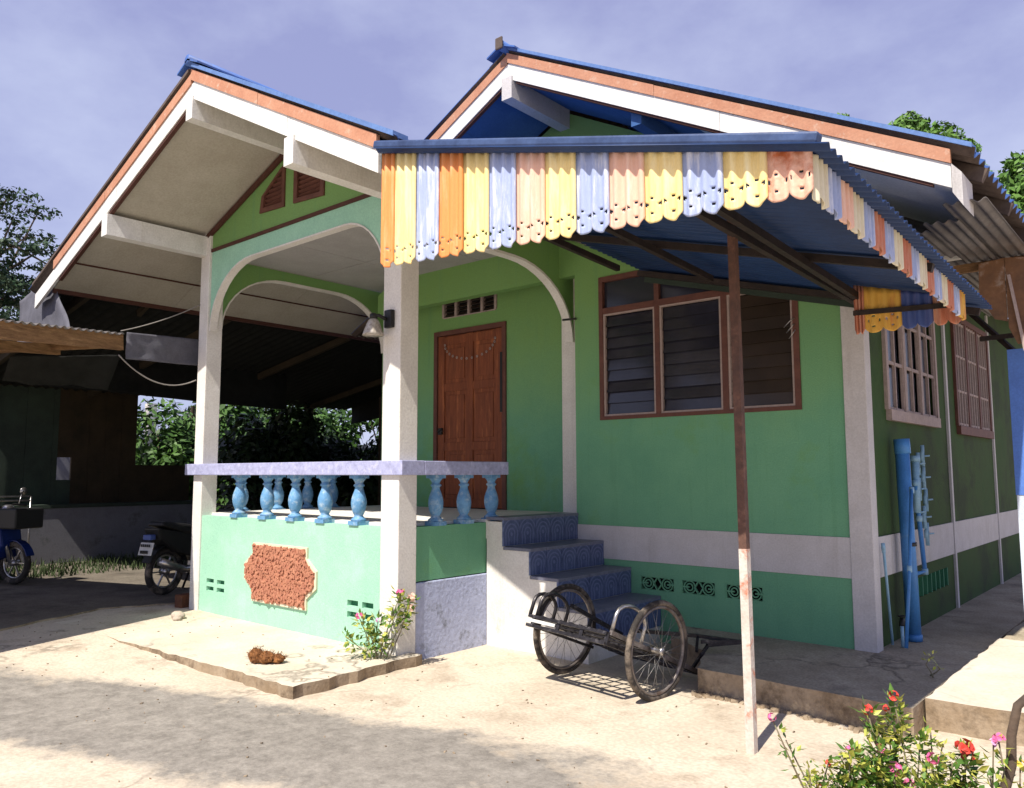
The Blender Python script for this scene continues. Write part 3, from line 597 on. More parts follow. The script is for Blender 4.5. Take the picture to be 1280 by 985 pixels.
# steps with tiles
S = MB(); sx = [-2.79, -2.485, -2.185, -1.875]; sz = [.915, .672, .443, .21]
S.prism([(-2.985, -.3), (-1.875, -.3), (-1.875, sz[3]), (-2.185, sz[3]), (-2.185, sz[2]), (-2.485, sz[2]), (-2.485, sz[1]), (-2.79, sz[1]), (-2.79, sz[0]), (-2.985, sz[0])], XZ, -1.105, -.002)
S = S.build('front_steps', M['white'], H)
ys = [-1.12+i*.2236 for i in range(6)]
zf = [.955, .70, .471, .237, -.03]
for k in range(4):
    x = sx[k]; z1_ = zf[k]-.012; z0_ = zf[k+1]+.003
    for i in range(5):
        MB().box(x+.001, x+.018+random.uniform(0, .002), ys[i]+.003, ys[i+1]-.003, z0_, z1_).build('riser_tile', M['tile'], S)
        xb = x+.022; xa = (sx[k-1]+.02 if k else -2.98)
        MB().box(xa, xb, ys[i]+.002, ys[i+1]-.002, zf[k]-.0115-.015, zf[k]-.001).build('tread_tile', M['tread'], S)

# ------------------------------------------------------------------ roofs
def rake(name, x0, x1, zf_, dz0, dz1, y0, y1, mt, parent):
    if name in ('barge_board', 'verge_board') and x1-x0 > 2.4:
        f = .58 if name == 'barge_board' else .43
        xm = x0+(x1-x0)*f; rake(name, x0, xm-.0025, zf_, dz0, dz1, y0, y1, mt, parent); return rake(name, xm, x1, zf_, dz0-.001, dz1-.003, y0+.002, y1, mt, parent)
    b = MB(); b.prism([(x0, zf_(x0)+dz0), (x1, zf_(x1)+dz0), (x1, zf_(x1)+dz1), (x0, zf_(x0)+dz1)], XZ, y0, y1)
    return b.build(name, mt, parent)
# porch roof: verge at y = -3.2
py0 = -3.21
rake('barge_board', -8.16, -4.56, pL, 0, .163, py0, py0+.03, M['whitebright'], H); rake('barge_board', -4.56, -2.02, pR, 0, .163, py0, py0+.03, M['whitebright'], H)
rake('verge_board', -7.62, -4.6, pL, .163, .262, py0-.012, py0+.02, M['orange'], H); rake('verge_board', -4.6, -2.03, pR, .163, .262, py0-.012, py0+.02, M['orange'], H)
rake('barge_shadow_batten', -7.5, -4.6, pL, -.028, -.001, py0+.012, py0+.05, M['trim'], H)
def soffit(x0, x1, zf_, y0, y1, mt, n, m_, off=.02):
    for i in range(n):
        for j in range(m_):
            a, b_ = x0+(x1-x0)*i/n+.002, x0+(x1-x0)*(i+1)/n-.002; c, d_ = y0+(y1-y0)*j/m_+.002, y0+(y1-y0)*(j+1)/m_-.002
            MB().prism([(a, zf_(a)+off), (b_, zf_(b_)+off), (b_, zf_(b_)+off+.01), (a, zf_(a)+off+.01)], XZ, c, d_).build('soffit_board', mt[i] if isinstance(mt, list) else mt, H)
soffit(-7.75, -6.36, pL, py0+.05, 2.4, M['soffit'], 1, 4); soffit(-6.34, -4.57, pL, py0+.05, -2.13, M['soffit'], 1, 1); soffit(-4.55, -2.05, pR, py0+.05, -2.0, M['soffit'], 1, 1)
soffit(-2.98, -1.95, pR, -2.0, -.05, M['soffit'], 1, 1)
MB().box(-7.78, -7.74, py0+.05, 2.4, pL(-7.76)-.02, pL(-7.76)+.05).build('eave_trim', M['trim'], H)
b = MB(); b.bar((-6.36, py0+.05, pL(-6.36)-.0), (-6.36, -2.15, pL(-6.36)-.0), .03, .03); b.build('eave_trim', M['trim'], H)
MB().box(-4.655, -4.545, py0-.015, -2.1, 4.45, 4.655).build('ridge_purlin', M['whitebright'], H)
MB().box(-6.35, -6.22, py0-.015, -2.12, 3.74, 3.955).build('purlin', M['whitebright'], H)
MB().box(-3.1, -2.98, py0-.015, -2.12, 3.63, 3.85).build('purlin', M['whitebright'], H)
def roof_slope(parent, xa, xb, zf_, off, y0, y1, rows, colsn, wave, amp):
    """Corrugated sheets laid in courses from the ridge (xa) to the eave (xb)."""
    za, zb = zf_(xa)+off, zf_(xb)+off; nn = Vector((-(zb-za), 0, xb-xa)).normalized(); nn = nn if nn.z > 0 else -nn
    for i in range(rows):
        t0, t1 = i/rows, min(1, (i+1)/rows+.05/rows)
        if i == rows-1: t1 = 1
        p0 = Vector((xa+(xb-xa)*t0, 0, za+(zb-za)*t0))+nn*(.006*(rows-1-i)); p1 = Vector((xa+(xb-xa)*t1, 0, za+(zb-za)*t1))+nn*(.006*(rows-1-i))
        for j in range(colsn):
            ya, yb = y0+(y1-y0)*j/colsn, y0+(y1-y0)*(j+1)/colsn
            ph = 2*math.pi*((ya-y0)/wave)
            mb = MB(); corr(mb, Vector((p0.x, ya, p0.z)), (0, yb-ya-.002, 0), p1-p0, wave, amp, nn, .008, 8, ph+math.pi/2)
            nf = len(mb.f); fm = []
            for f in mb.f:
                c = sum((Vector(mb.v[k]) for k in f), Vector())/len(f); fm.append(0)
            n8 = (nf-2)//4
            for q in range(n8): fm[4*q+1] = 1
            mb.build('roof_sheet', M['roofblue'], parent, mats=[M['roofunder']], fm=fm)
def roof_part(name, ax, az, y0, y1, mt):
    b = MB(); b.tube([(ax, y0, az), (ax, y1, az)], .05, 10)
    for s_, k in ((-1, 1), (1, 1)): b.obox((ax+s_*.09, (y0+y1)/2, az-.035), (.09, 0, -s_*.04), (0, (y1-y0)/2, 0), (0, 0, .008))
    return b.build(name, mt, H)
prf = roof_part('porch_roof', -4.6, 4.985, py0-.05, -.3, M['roofblue'])
roof_slope(prf, -4.6, -8.3, pL, .28, py0-.025, .0, 3, 3, .146, .02)
roof_slope(prf, -4.6, -1.83, pR, .28, py0-.025, .0, 3, 3, .146, .02)
b = MB()
for y in (-2.0, -1.0): b.bar((-8.2, y, pL(-8.2)+.15), (-4.6, y, pL(-4.6)+.15), .05, .1); b.bar((-4.6, y, pR(-4.6)+.15), (-2.0, y, pR(-2.0)+.15), .05, .1)
b.build('rafter', M['wallbrown'], prf)
rake('verge_strip', -4.6, -1.84, pR, .285, .322, py0-.03, py0+.1, M['vergelit'], H)  # added strip; the sunlit blue of the roof edge is put into its colour
rake('verge_strip', -8.2, -4.62, pL, .28, .31, py0-.028, py0+.1, M['roofunder'], H)  # same added strip in a dark tone on the left slope
# main roof: verge at y = -0.9
my0 = -.91
rake('barge_board', -4.22, -2.88, sL, 0, .16, my0, my0+.03, M['whitebright'], H); rake('barge_board', -2.88, .86, sR, 0, .16, my0, my0+.03, M['whitebright'], H)
rake('verge_board', -4.22, -2.9, sL, .16, .255, my0-.012, my0+.02, M['orange'], H); rake('verge_board', -2.9, .862, sR, .16, .255, my0-.012, my0+.02, M['orange'], H)
rake('barge_shadow_batten', -4.2, -2.95, sL, -.025, -.001, my0+.012, my0+.05, M['trim'], H); rake('barge_shadow_batten', -2.8, .75, sR, -.022, -.001, my0+.012, my0+.05, M['trim'], H)
rake('verge_strip', -2.9, .99, sR, .29, .322, my0-.035, my0+.1, M['vergelit'], H)
MB().prism([(.863, sR(.863)-.03), (.92, sR(.92)-.1), (.92, sR(.92)+.12), (.863, sR(.863)+.16)], XZ, my0, my0+.3).build('eave_return', M['greywhite'], H)
soffit(-4.2, -2.9, sL, my0+.05, .0, M['soffitblue'], 2, 1); soffit(-2.86, .84, sR, my0+.05, -.0, [M['soffitblue'], M['soffitblue'], M['soffitpale'], M['soffitpale']], 4, 1)
soffit(-.02, .82, sR, .0, .9, M['soffitpale'], 1, 1); soffit(-.02, .6, sR, .9, 7.5, M['roofunder'], 1, 4)
MB().box(-2.955, -2.83, my0-.02, .0, 4.93, 5.15).build('ridge_purlin', M['greywhite'], H)
MB().box(-1.55, -1.45, my0+.06, .0, sR(-1.5)-.12, sR(-1.5)+.01).build('purlin', M['soffitblue'], H)
mrf = roof_part('main_roof', -2.92, 5.46, my0-.08, 8.4, M['roofblue'])
roof_slope(mrf, -2.92, -4.3, sL, .275, my0-.03, .5, 1, 2, .146, .022); roof_slope(mrf, -2.92, -7.1, sL, .275, .51, 8.4, 4, 5, .146, .022)
roof_slope(mrf, -2.92, 1.0, sR, .275, my0-.03, 8.4, 4, 8, .146, .024)
for i in range(10): y = my0+.3+i*.9; MB().bar((-.1, y, sR(-.1)+.2), (1.0, y, sR(1.0)+.2), .05, .09).build('rafter', M['roofunder'], mrf)
b = MB(); b.obox((-2.92, my0-.1, 5.47), (.045, 0, 0), (0, .01, 0), (0, 0, .06)); b.build('ridge_end_cap', M['roofunder'], mrf, bevel=.01)

# ------------------------------------------------------------------ awning
A = thing('awning', (-.077, -2.1, -.2), 'striped orange, yellow, blue and pink scalloped metal awning on one thin post', 'awning')
az_ = lambda x, y: 3.43-.268*(x+1.95)-.055*(y+3.22)
def valance(pa, pb, ztA, ztB, zbA, zbB, mt, nwave=3, hole=True, parent=A, nl=2, fx=0):
    """One striped sheet between pa and pb (x, y): three waves, scalloped foot with punched drops."""
    pa, pb = Vector((*pa, 0)), Vector((*pb, 0)); u = pb-pa; n = nwave*8; nn = Vector((-u.y, u.x, 0)).normalized()
    rows = [0, .12, .55, .68]; k = 16
    L_ = u.length; sc_ = L_/nl
    cols_ = [i/n for i in range(n+1)]
    def foot(t): return .038*abs(math.sin(math.pi*t*nl))**.7
    def prow(t, r):   # r in 0..1 top, then 1.. = metres above the foot
        zt, zb = ztA+(ztB-ztA)*t, zbA+(zbB-zbA)*t
        return zt, zb
    grid = []
    hs = [.16-.16*i/k for i in range(k+1)]
    for i, t in enumerate(cols_):
        zt = ztA+(ztB-ztA)*t; zb = zbA+(zbB-zbA)*t; ft = foot(t); c = []
        off = nn*(.011*math.sin(2*math.pi*t*nwave)+.0015*math.sin(t*math.pi)*math.sin(fx*2.3))
        for r in (0, .33, .66): z = zt+(zb+.2-zt)*r; c.append(pa+u*t+off+Vector((0, 0, z)))
        for h in hs: c.append(pa+u*t+off+Vector((0, 0, zb+.05-ft+h*(1+(ft-.05)/.3)*1.1)))
        grid.append(c)
    nr = len(grid[0]); vs = [p for c in grid for p in c]; fs = []
    holes = []
    for l_ in range(nl):
        c = (l_+.5)*sc_
        holes += [(c, .042, .006, .008), (c, .118, .006, .009), (c-.038, .082, .006, .011), (c+.038, .082, .006, .011)]
    for i in range(n):
        for j in range(nr-1):
            if hole and j >= 3:
                x = (cols_[i]+cols_[i+1])/2*L_; h = (hs[j-3]+hs[j-2])/2 if j-2 < len(hs) else 0
                if any(abs(x-a)/(hw_+.003)+abs(h-b_)/(hh+.003) < 1 for a, b_, hw_, hh in holes): continue
            a = i*nr+j; fs.append((a, a+nr, a+nr+1, a+1))
    mb = MB(); mb.add(vs, fs, True); return mb.build('valance_sheet', mt, parent, solid=.003)
cols_f = 'o y b o y b p y b p y b y p'.split()
wd = [.12]+[.2085]*12+[.2]; tot = sum(wd); xx = -1.955; sca = 2.765/tot
for i, c in enumerate(cols_f):
    w_ = wd[i]*sca; x2 = xx+w_
    zb = lambda x: 2.645-.062*(x+1.955)
    nl = 1 if i == 0 else 2
    ya = -3.225-(.0015 if i % 2 else 0)
    o = valance((xx-.006, ya), (x2+.006, ya), az_(xx, -3.2)+.03, az_(x2, -3.2)+.03, zb(xx), zb(x2), M['vprust' if i == 13 else 'v'+c], 2 if i == 0 else 3, True, A, nl, i)
    if c == 'p' and i == 13: o['label'] = 'rust stained pink end sheet'
    xx = x2
cols_s = 'c b r c b r b c r b c r b c r b yd'.split()
yy = -3.22; n_s = len(cols_s); st = 2.72/n_s
for i, c in enumerate(cols_s):
    y2 = yy+st; t0, t1 = i/n_s, (i+1)/n_s
    zt = lambda t: az_(.81, -3.22+2.72*t)-.01
    zb_ = lambda t: 2.46-.12*t
    valance((.81, yy), (.81, y2), zt(t0), zt(t1), zb_(t0), zb_(t1), M['v'+('p' if c == 'r' and i < 3 else c)], 3, False, A, 2, i)
    yy = y2
# back valance beside the house corner
bx = [.1, .17, .42, .62, .8]
for i, c in enumerate(('r', 'yd', 'n', 'r')): valance((bx[i], -.5), (bx[i+1], -.5), az_(bx[i], -.5)-.02, az_(bx[i+1], -.5)-.02, 2.33, 2.33, M['v'+c], 3, c == 'yd', A, 2, i)
for j in range(4):
    ya, yb = -3.3+j*.805, -3.3+(j+1)*.805; mb = MB()
    corr(mb, (-1.97, ya, az_(-1.97, ya)+.003*j), (0, yb-ya+.03, -.055*(yb-ya+.03)), (2.87, 0, -.268*2.87), .076, .011, (.268, .055, 1), .004, 8)
    mb.build('awning_sheet', M['awnroof'], A)
b = MB(); b.bar((-1.975, -3.262, az_(-1.975, -3.27)+.032), (.86, -3.262, az_(.86, -3.262)+.032), .062, .05, (0, 0, 1)); b.build('front_cap', M['cap'], A, bevel=.012)
tb = lambda a, p, w_=.045: a.bar(*p, w_)
def stl(x, y, o=-.05): return (x, y, az_(x, y)+o)
for p in [((-1.93, -3.18), (.8, -3.18)), ((-1.93, -1.42), (.84, -1.42)), ((-1.93, -.16), (.84, -.16))]:
    MB().bar(stl(*p[0]), stl(*p[1]), .045, .05).build('frame_rail', M['steel'], A)
for p in [((-1.9, -3.1), (-1.9, -.55)), ((-.09, -3.1), (.06, .0)), ((.1, -3.1), (.12, -.5)), ((.76, -3.1), (.76, -.5)), ((-1.0, -3.1), (-1.0, -.55))]:
    MB().bar(stl(*p[0], -.1), stl(*p[1], -.1), .04, .05).build('frame_rafter', M['steel'], A)
MB().bar((-1.9, -.09, az_(-1.9, -.09)-.07), (.1, -.09, az_(.1, -.09)-.07), .02, .09).build('rear_flashing', M['wallgreen'], A)
MB().bar((.1, -.52, 2.5), (.8, -.52, 2.47), .02, .035).build('frame_rail', M['steel'], A)
pt0, pt1 = Vector((-.006, -2.2, -.185)), Vector((-.078, -2.1, 2.86)); ptm = pt0.lerp(pt1, .363)
po = MB().bar(ptm, pt1, .046, .046, (0, 1, 0)).build('post', M['polebrown'], A)
MB().bar(pt0, ptm, .048, .048, (0, 1, 0)).build('post_lower', M['polewhite'], po)

# ------------------------------------------------------------------ hand cart
CO = Vector((-1.36, -1.57, .16))
K = thing('hand_cart', (-1.36, -1.495, -.2), 'black steel two-wheeled bicycle cart tipped on its end by the steps', 'cart')
U = Vector((.99, -.115, -.03)).normalized(); Vv = Vector((.1, .91, -.385)).normalized(); Vv = (Vv-U*Vv.dot(U)).normalized(); Wn = U.cross(Vv)
P = lambda u, v, w_: CO+U*u+Vv*v+Wn*w_
def wheel(c):
    Z = (Vector((0, 0, 1))-U*U.z).normalized(); F = U.cross(Z)
    t = MB(); t.torus(c, Z, F, .315, .021, 56, 10); w0 = t.build('wheel', M['rubber'], K)
    t = MB(); t.torus(c, Z, F, .288, .012, 56, 8, 1.3); t.build('rim', M['scraped'], w0)
    t = MB(); t.tube([c-U*.05, c-U*.045, c-U*.03, c+U*.03, c+U*.045, c+U*.05], [.012, .03, .022, .022, .03, .012], 12); t.build('hub', M['chrome'], w0)
    t = MB()
    for i in range(28):
        a = 2*math.pi*i/28; s_ = .038 if i % 2 else -.038; da = .5 if (i//2) % 2 else -.5
        d1 = Z*math.cos(a)+F*math.sin(a); d0 = Z*math.cos(a+da)+F*math.sin(a+da)
        t.tube([c+d0*.026+U*s_, c+d1*.28], .0018, 4)
    t.build('spokes', M['spoke'], w0)
wheel(P(.43, 0, 0)); wheel(P(-.43, 0, 0))
t = MB(); t.tube([P(-.46, 0, 0), P(.46, 0, 0)], .012, 8); t.build('axle', M['cartsteel'], K)
t = MB(); v0, v1, hw_ = -.44, .62, .345
for u in (-hw_, hw_):
    t.bar(P(u, v0, -.02), P(u, v1, -.02), .035, .022, Wn); t.bar(P(u, v0, -.085), P(u, .25, -.06), .03, .02, Wn)
for v in (v0, .1, v1): t.bar(P(-hw_-.05 if v == v0 else -hw_, v, -.02), P(hw_, v, -.02), .035, .022, Wn)
t.bar(P(-hw_-.05, v0, -.085), P(hw_, v0, -.085), .03, .022, Wn)
for u in (-hw_, -.1, .12, hw_): t.bar(P(u, v0, -.02), P(u, v0, -.085), .012, .03, U)
t.build('bed_frame', M['cartsteel'], K)
MB().bar(P(hw_+.02, v0, -.01), P(hw_+.02, v1+.02, -.01), .022, .03, Wn).build('side_bar', M['scraped'], K)
for i in range(7):
    u = -hw_+.09*(i+.8); MB().bar(P(u, v0, -.006), P(u, v1, -.006), .018, .01, Wn).build('bed_slat', M['cartsteel'], K)
for v in (-.25, -.08, .28, .45): MB().bar(P(-hw_, v, -.03), P(hw_, v, -.03), .02, .012, Wn).build('cross_slat', M['cartsteel'], K)
def loop(u, va, vb, h, mt):
    t = MB(); pts = [P(u, va, -.01)]+[P(u, (va+vb)/2-(vb-va)/2*math.cos(a), h*.55+h*.45*math.sin(a)) for a in [math.pi*i/8 for i in range(9)]]+[P(u, vb, -.01)]
    t.tube(pts, .0135, 8); t.build('guard_hoop', mt, K)
loop(-hw_, v0+.02, -.12, .19, M['cartsteel']); loop(-hw_-.05, v0+.0, -.2, .17, M['cartsteel']); loop(hw_, v0+.03, -.08, .21, M['chrome'])
t = MB(); t.bar(P(-hw_, -.1, .16), P(-hw_, .55, .12), .03, .03, Wn); t.bar(P(-hw_, .15, .14), P(-hw_, .15, -.02), .02, .02, U); t.build('side_rail', M['cartsteel'], K)
T = Vector((-.74, -.73, .09))
t = MB(); t.bar((-.99, -.9, .085), T, .026, .026); t.bar((-1.0, -1.02, -.09), (-.95, -.86, .06), .02, .02); t.bar((-.95, -.86, .06), T, .028, .028)
t.bar((-1.55, -.92, .1), (-1.05, -.83, .11), .028, .028); t.bar((-1.05, -.83, .11), T, .026, .026); t.bar((-1.05, -.83, .11), (-1.0, -.95, .02), .02, .02)
t.build('tow_bar', M['cartsteel'], K)
MB().bar(P(-hw_-.04, v0-.012, -.05), P(-.12, v0-.012, -.05), .004, .022, Wn).build('reflector_plate', M['plate'], K)

# ------------------------------------------------------------------ wall lamp on the column
WL = thing('wall_lamp', (-3.1, -2.17, 2.6), 'small black bracket lamp with bell shaped glass shade on the right porch column', 'lamp')
MB().box(-3.13, -3.04, -2.215, -2.171, 2.55, 2.7).build('back_plate', M['black'], WL, bevel=.008)
MB().tube([(-3.1, -2.215, 2.62), (-3.13, -2.27, 2.65), (-3.16, -2.3, 2.63)], .016, 8).build('arm', M['black'], WL)
MB().lathe((-3.16, -2.3, 2.48), [(.09, 0), (.085, .02), (.07, .06), (.055, .1), (.04, .13), (.02, .145)], 20).build('shade', M['lampshade'], WL)
MB().lathe((-3.16, -2.3, 2.62), [(.035, 0), (.03, .04), (.01, .05)], 12).build('lamp_holder', M['black'], WL)
# cables
def cable(name, pts, r, mt, label, cat='cable', sag=0):
    o = MB().tube(pts, r, 6).build(name, mt); return meta(o, label, cat)
def sagpts(a, b, s_, n=14):
    a, b = Vector(a), Vector(b); return [a.lerp(b, i/n)-Vector((0, 0, 4*s_*(i/n)*(1-i/n))) for i in range(n+1)]
cable('electric_cable', sagpts((-6.3, -3.02, 2.55), (-6.35, -2.16, 2.37), .16), .007, M['cable'], 'pale cable sagging from the timber beam end to the left porch column')
cable('electric_cable', sagpts((-6.32, -3.0, 2.8), (-6.3, -2.17, 3.2), .03), .006, M['cable'], 'pale cable rising straight from the low roof corner up the left column')
MB().bar((-7.2, py0+.06, pL(-7.2)+.01), (-7.2, 2.3, pL(-7.2)+.01), .02, .014).build('soffit_batten', M['trim'], H)
cable('hanging_wire', [(-2.9, -.06, 2.9), (-2.75, -.03, 2.9)], .012, M['black'], 'short black cable stub on the wall beside the porch arch')
# brick, stone, husk
b = MB(); b.obox((-6.5, -2.1, -.02), (.06, .01, 0), (-.01, .1, 0), (0, 0, .07)); meta(b.build('brick', M['rust'], bevel=.01), 'reddish brown brick at the foot of the left porch column', 'brick')
def blob(name, c, r, mt, label, cat, rough_=.25, n=10):
    b = MB(); vs = []; fs = []
    for i in range(n+1):
        for k in range(2*n):
            th, ph = math.pi*i/n, math.pi*k/n; q = 1+random.uniform(-rough_, rough_)
            vs.append((c[0]+r[0]*math.sin(th)*math.cos(ph)*q, c[1]+r[1]*math.sin(th)*math.sin(ph)*q, c[2]+r[2]*math.cos(th)*q))
    for i in range(n):
        for k in range(2*n): fs.append((i*2*n+k, i*2*n+(k+1) % (2*n), (i+1)*2*n+(k+1) % (2*n), (i+1)*2*n+k))
    b.add(vs, fs, True); return meta(b.build(name, mt), label, cat)
blob('stone', (-5.88, -2.5, -.06), (.09, .06, .045), M['stone'], 'pale rounded stone on the slab near the left column', 'stone', .1)
blob('stone', (-5.78, -2.56, -.07), (.05, .04, .028), M['stone'], 'small flat chip beside the pale rounded stone', 'stone', .15)
hk = thing('coconut_husk', (-3.55, -3.0, -.088), 'shaggy brown coconut husk lying on the sunlit porch slab', 'husk')
random.seed(3)
for c, r in (((-3.6, -3.03, -.035), (.055, .05, .055)), ((-3.53, -2.98, -.045), (.06, .06, .045)), ((-3.47, -2.92, -.055), (.05, .05, .035))):
    b = MB(); n = 8; vs = []; fs = []
    for i in range(n+1):
        for k in range(2*n):
            th, ph = math.pi*i/n, math.pi*k/n; q = 1+random.uniform(-.2, .2)
            vs.append((c[0]+r[0]*math.sin(th)*math.cos(ph)*q, c[1]+r[1]*math.sin(th)*math.sin(ph)*q, c[2]+r[2]*math.cos(th)*q))
    for i in range(n):
        for k in range(2*n): fs.append((i*2*n+k, i*2*n+(k+1) % (2*n), (i+1)*2*n+(k+1) % (2*n), (i+1)*2*n+k))
    b.add(vs, fs, False)
    for i in range(60):
        d = Vector((random.gauss(0, 1), random.gauss(0, 1), abs(random.gauss(0, 1)))).normalized(); q = Vector(c)+Vector((d.x*r[0], d.y*r[1], d.z*r[2]))
        b.tube([q, q+d*.02+Vector((random.uniform(-.01, .01), 0, .004))], .0015, 3)
    b.build('fibre_clump', M['husk'], hk)

# ------------------------------------------------------------------ pipes at the corner
bp_ = thing('drain_pipe', (.06, .62, 0), 'thick bright blue plastic pipe leaning upright against the side wall', 'pipe')
MB().tube([(.1, .62, 0), (.08, .61, 1.6)], .055, 14).build('pipe_body', M['pipe'], bp_)
MB().tube([(.085, .612, 1.5), (.08, .61, 1.62)], .062, 14).build('socket', M['pipe'], bp_)
MB().tube([(.1, .62, .0), (.1, .62, .05)], .062, 14).build('foot_collar', M['pipe'], bp_)
MB().tube([(.097, .62, .75), (.096, .62, .78)], .058, 14).build('strap', M['black'], bp_)
def thin_pipe(pts, r, mt, label):
    o = thing('water_pipe', pts[0], label, 'pipe'); MB().tube(pts, r, 8).build('pipe_body', mt, o)
    for p in pts[1:-1]:
        MB().tube([Vector(p)-Vector((0, 0, .025)), Vector(p)+Vector((0, 0, .025))], r*1.35, 8).build('fitting', M['pipelight'], o)
    MB().tube([Vector(pts[-1])-Vector((0, 0, .05)), pts[-1]], r*1.4, 8).build('end_cap', M['pipelight'], o)
thin_pipe([(.17, .13, .03), (.17, .32, .6), (.16, .53, 1.23)], .014, M['pipe'], 'thin blue water pipe leaning aslant in front of the thick blue pipe')
thin_pipe([(.06, .85, .5), (.06, 1.2, .49), (.06, 1.1, .95), (.06, 1.03, 1.28)], .02, M['pipe'], 'thin blue water pipe right of the thick one with an elbow at its foot')
thin_pipe([(.06, 1.05, 1.0), (.06, 1.07, 1.49)], .03, M['pipelight'], 'short pale blue pipe fixed high on the wall, left of the fittings')
thin_pipe([(.04, .25, .02), (.03, .17, .75), (.03, .16, .8)], .011, M['pipelight'], 'slim white-blue pipe running up beside the corner column')
tp = thing('standpipe_tap', (.1, .36, 0), 'low white standpipe with black tap at the corner column foot', 'tap')
MB().tube([(.1, .3, 0), (.1, .3, .16)], .013, 8).build('riser_pipe', M['pipelight'], tp)
MB().tube([(.1, .3, .16), (.09, .34, .2), (.1, .4, .17)], .02, 8).build('tap_body', M['black'], tp)
b = MB(); b.torus((.095, .33, .23), (1, 0, 0), (0, 1, 0), .025, .007, 12, 6); b.build('tap_handle', M['black'], tp)
mt_ = thing('pipe_manifold', (.04, 1.3, .7), 'cluster of pale blue pipe fittings and small valves on the side wall', 'pipe fittings')
for i, (y, z) in enumerate(((1.36, 1.49), (1.36, 1.3), (1.4, 1.1), (1.2, 1.2), (1.32, .95), (1.2, 1.42), (1.15, 1.0), (1.38, .8))):
    MB().lathe((.045, y, z), [(.012, -.04), (.022, -.035), (.022, .03), (.014, .045)], 8).build('fitting', M['pipelight'], mt_)
    MB().tube([(.05, y, z-.1), (.05, y, z+.1)], .017, 8).build('fitting_pipe', M['pipelight'], mt_)
    MB().tube([(.045, y, z), (.09, y+.06, z+.005)], .008, 6).build('valve_lever', M['pipelight'], mt_)

# ------------------------------------------------------------------ right side: lean-to sheet, rusty screen, pillar
LT = thing('lean_to_roof', (.9, 1.5, 2.95), 'grey corrugated tin sheets propped under the right eave', 'roof')
for j, (x0_, x1_, ya) in enumerate(((.55, .78, -.35), (.76, 1.02, -.72))):
    mb = MB(); corr(mb, (x0_, ya, 3.11-.0*j), (x1_-x0_, 0, -.015), (0, 1.9-ya, .0), .076, .012, (0, 0, 1), .004, 8); mb.build('tin_sheet', M['tin'], LT)
mb = MB(); corr(mb, (.1, -.0, 3.22), (.45, 0, -.08), (0, 4.5, .0), .076, .012, (0, 0, 1), .004, 8); mb.build('tin_sheet', M['tin'], LT)
MB().box(.2, 1.5, 1.0, 1.05, 3.02, 3.09).build('timber_batten', M['beamwood'], LT)
MB().box(.28, .6, .93, .99, 3.13, 3.26).build('white_fascia_end', M['whitebright'], LT)
RS = thing('rusty_screen', (.85, 1.0, 2.4), 'rusty patched tin sheet hanging under the right eave', 'sheet')
for P_ in ([(.66, 3.05), (.84, 3.07), (.84, 2.55), (.75, 2.58), (.65, 2.78)], [(.845, 3.07), (1.4, 3.0), (1.4, 2.4), (.9, 2.36), (.845, 2.5)]):
    b = MB(); b.prism(P_, XZ, .9, .912); b.build('sheet_panel', M['rusttin'], RS)
MB().bar((.87, .88, 2.92), (.95, .88, 2.3), .035, .02).build('pale_batten', M['bead'], RS)
MB().bar((.3, 1.7, 2.95), (.9, 1.25, 2.25), .03, .04).build('brace', M['steel'], RS)
MB().bar((.55, 1.4, 2.5), (1.2, 1.3, 2.5), .03, .04).build('brace', M['steel'], RS)
PI = thing('pillar', (.95, 1.3, 0), 'square pillar at the right edge, blue above and white below', 'pillar')
MB().box(.78, 1.28, 1.2, 1.6, -.05, 1.16).build('white_base', M['pillarwhite'], PI)  # lower part paler than the shaft, split at a level line
MB().box(.775, 1.28, 1.195, 1.6, 1.161, 2.36).build('blue_shaft', M['pillarblue'], PI)

# ------------------------------------------------------------------ left side: low roof, cloths, carport
LR = thing('low_roof', (-6.1, -3.6, 2.5), 'low rusty corrugated roof on a weathered timber beam at the left', 'roof')
Apt, Bpt = Vector((-6.3, -2.97, 2.74)), Vector((-4.9, -6.8, 2.46)); ed = Bpt-Apt; dn = Vector((-.94, -.34, .02))
for j in range(3):
    p = Apt+ed*(j/3)+Vector((0, 0, .03)); mb = MB(); corr(mb, p, ed/3*.998, dn*4.5, .085, .013, (0, 0, 1), .004, 8); mb.build('tin_sheet', M['tin'], LR)
MB().bar(Apt+Vector((-.06, 0, -.05)), Bpt+Vector((-.06, 0, -.05)), .05, .16).build('timber_beam', M['beamwood'], LR)
MB().bar(Apt+Vector((-.9, -.3, -.08)), Bpt+Vector((-.9, -.3, -.08)), .07, .1).build('timber_purlin', M['beamwood'], LR)
MB().bar(Apt+Vector((-1.9, -.6, -.08)), Bpt+Vector((-1.9, -.6, -.08)), .07, .1).build('timber_purlin', M['beamwood'], LR)
MB().bar(Apt+Vector((-3.4, -1.2, -2.85)), Apt+Vector((-3.4, -1.2, -.1)), .1, .1).build('timber_post', M['beamwood'], LR)
for q in range(3): MB().bar(Apt+ed*(q*.3+.02)+Vector((-.1, 0, -.06)), Apt+ed*(q*.3+.02)+dn*4.4+Vector((0, 0, -.06)), .06, .09).build('rafter', M['beamwood'], LR)
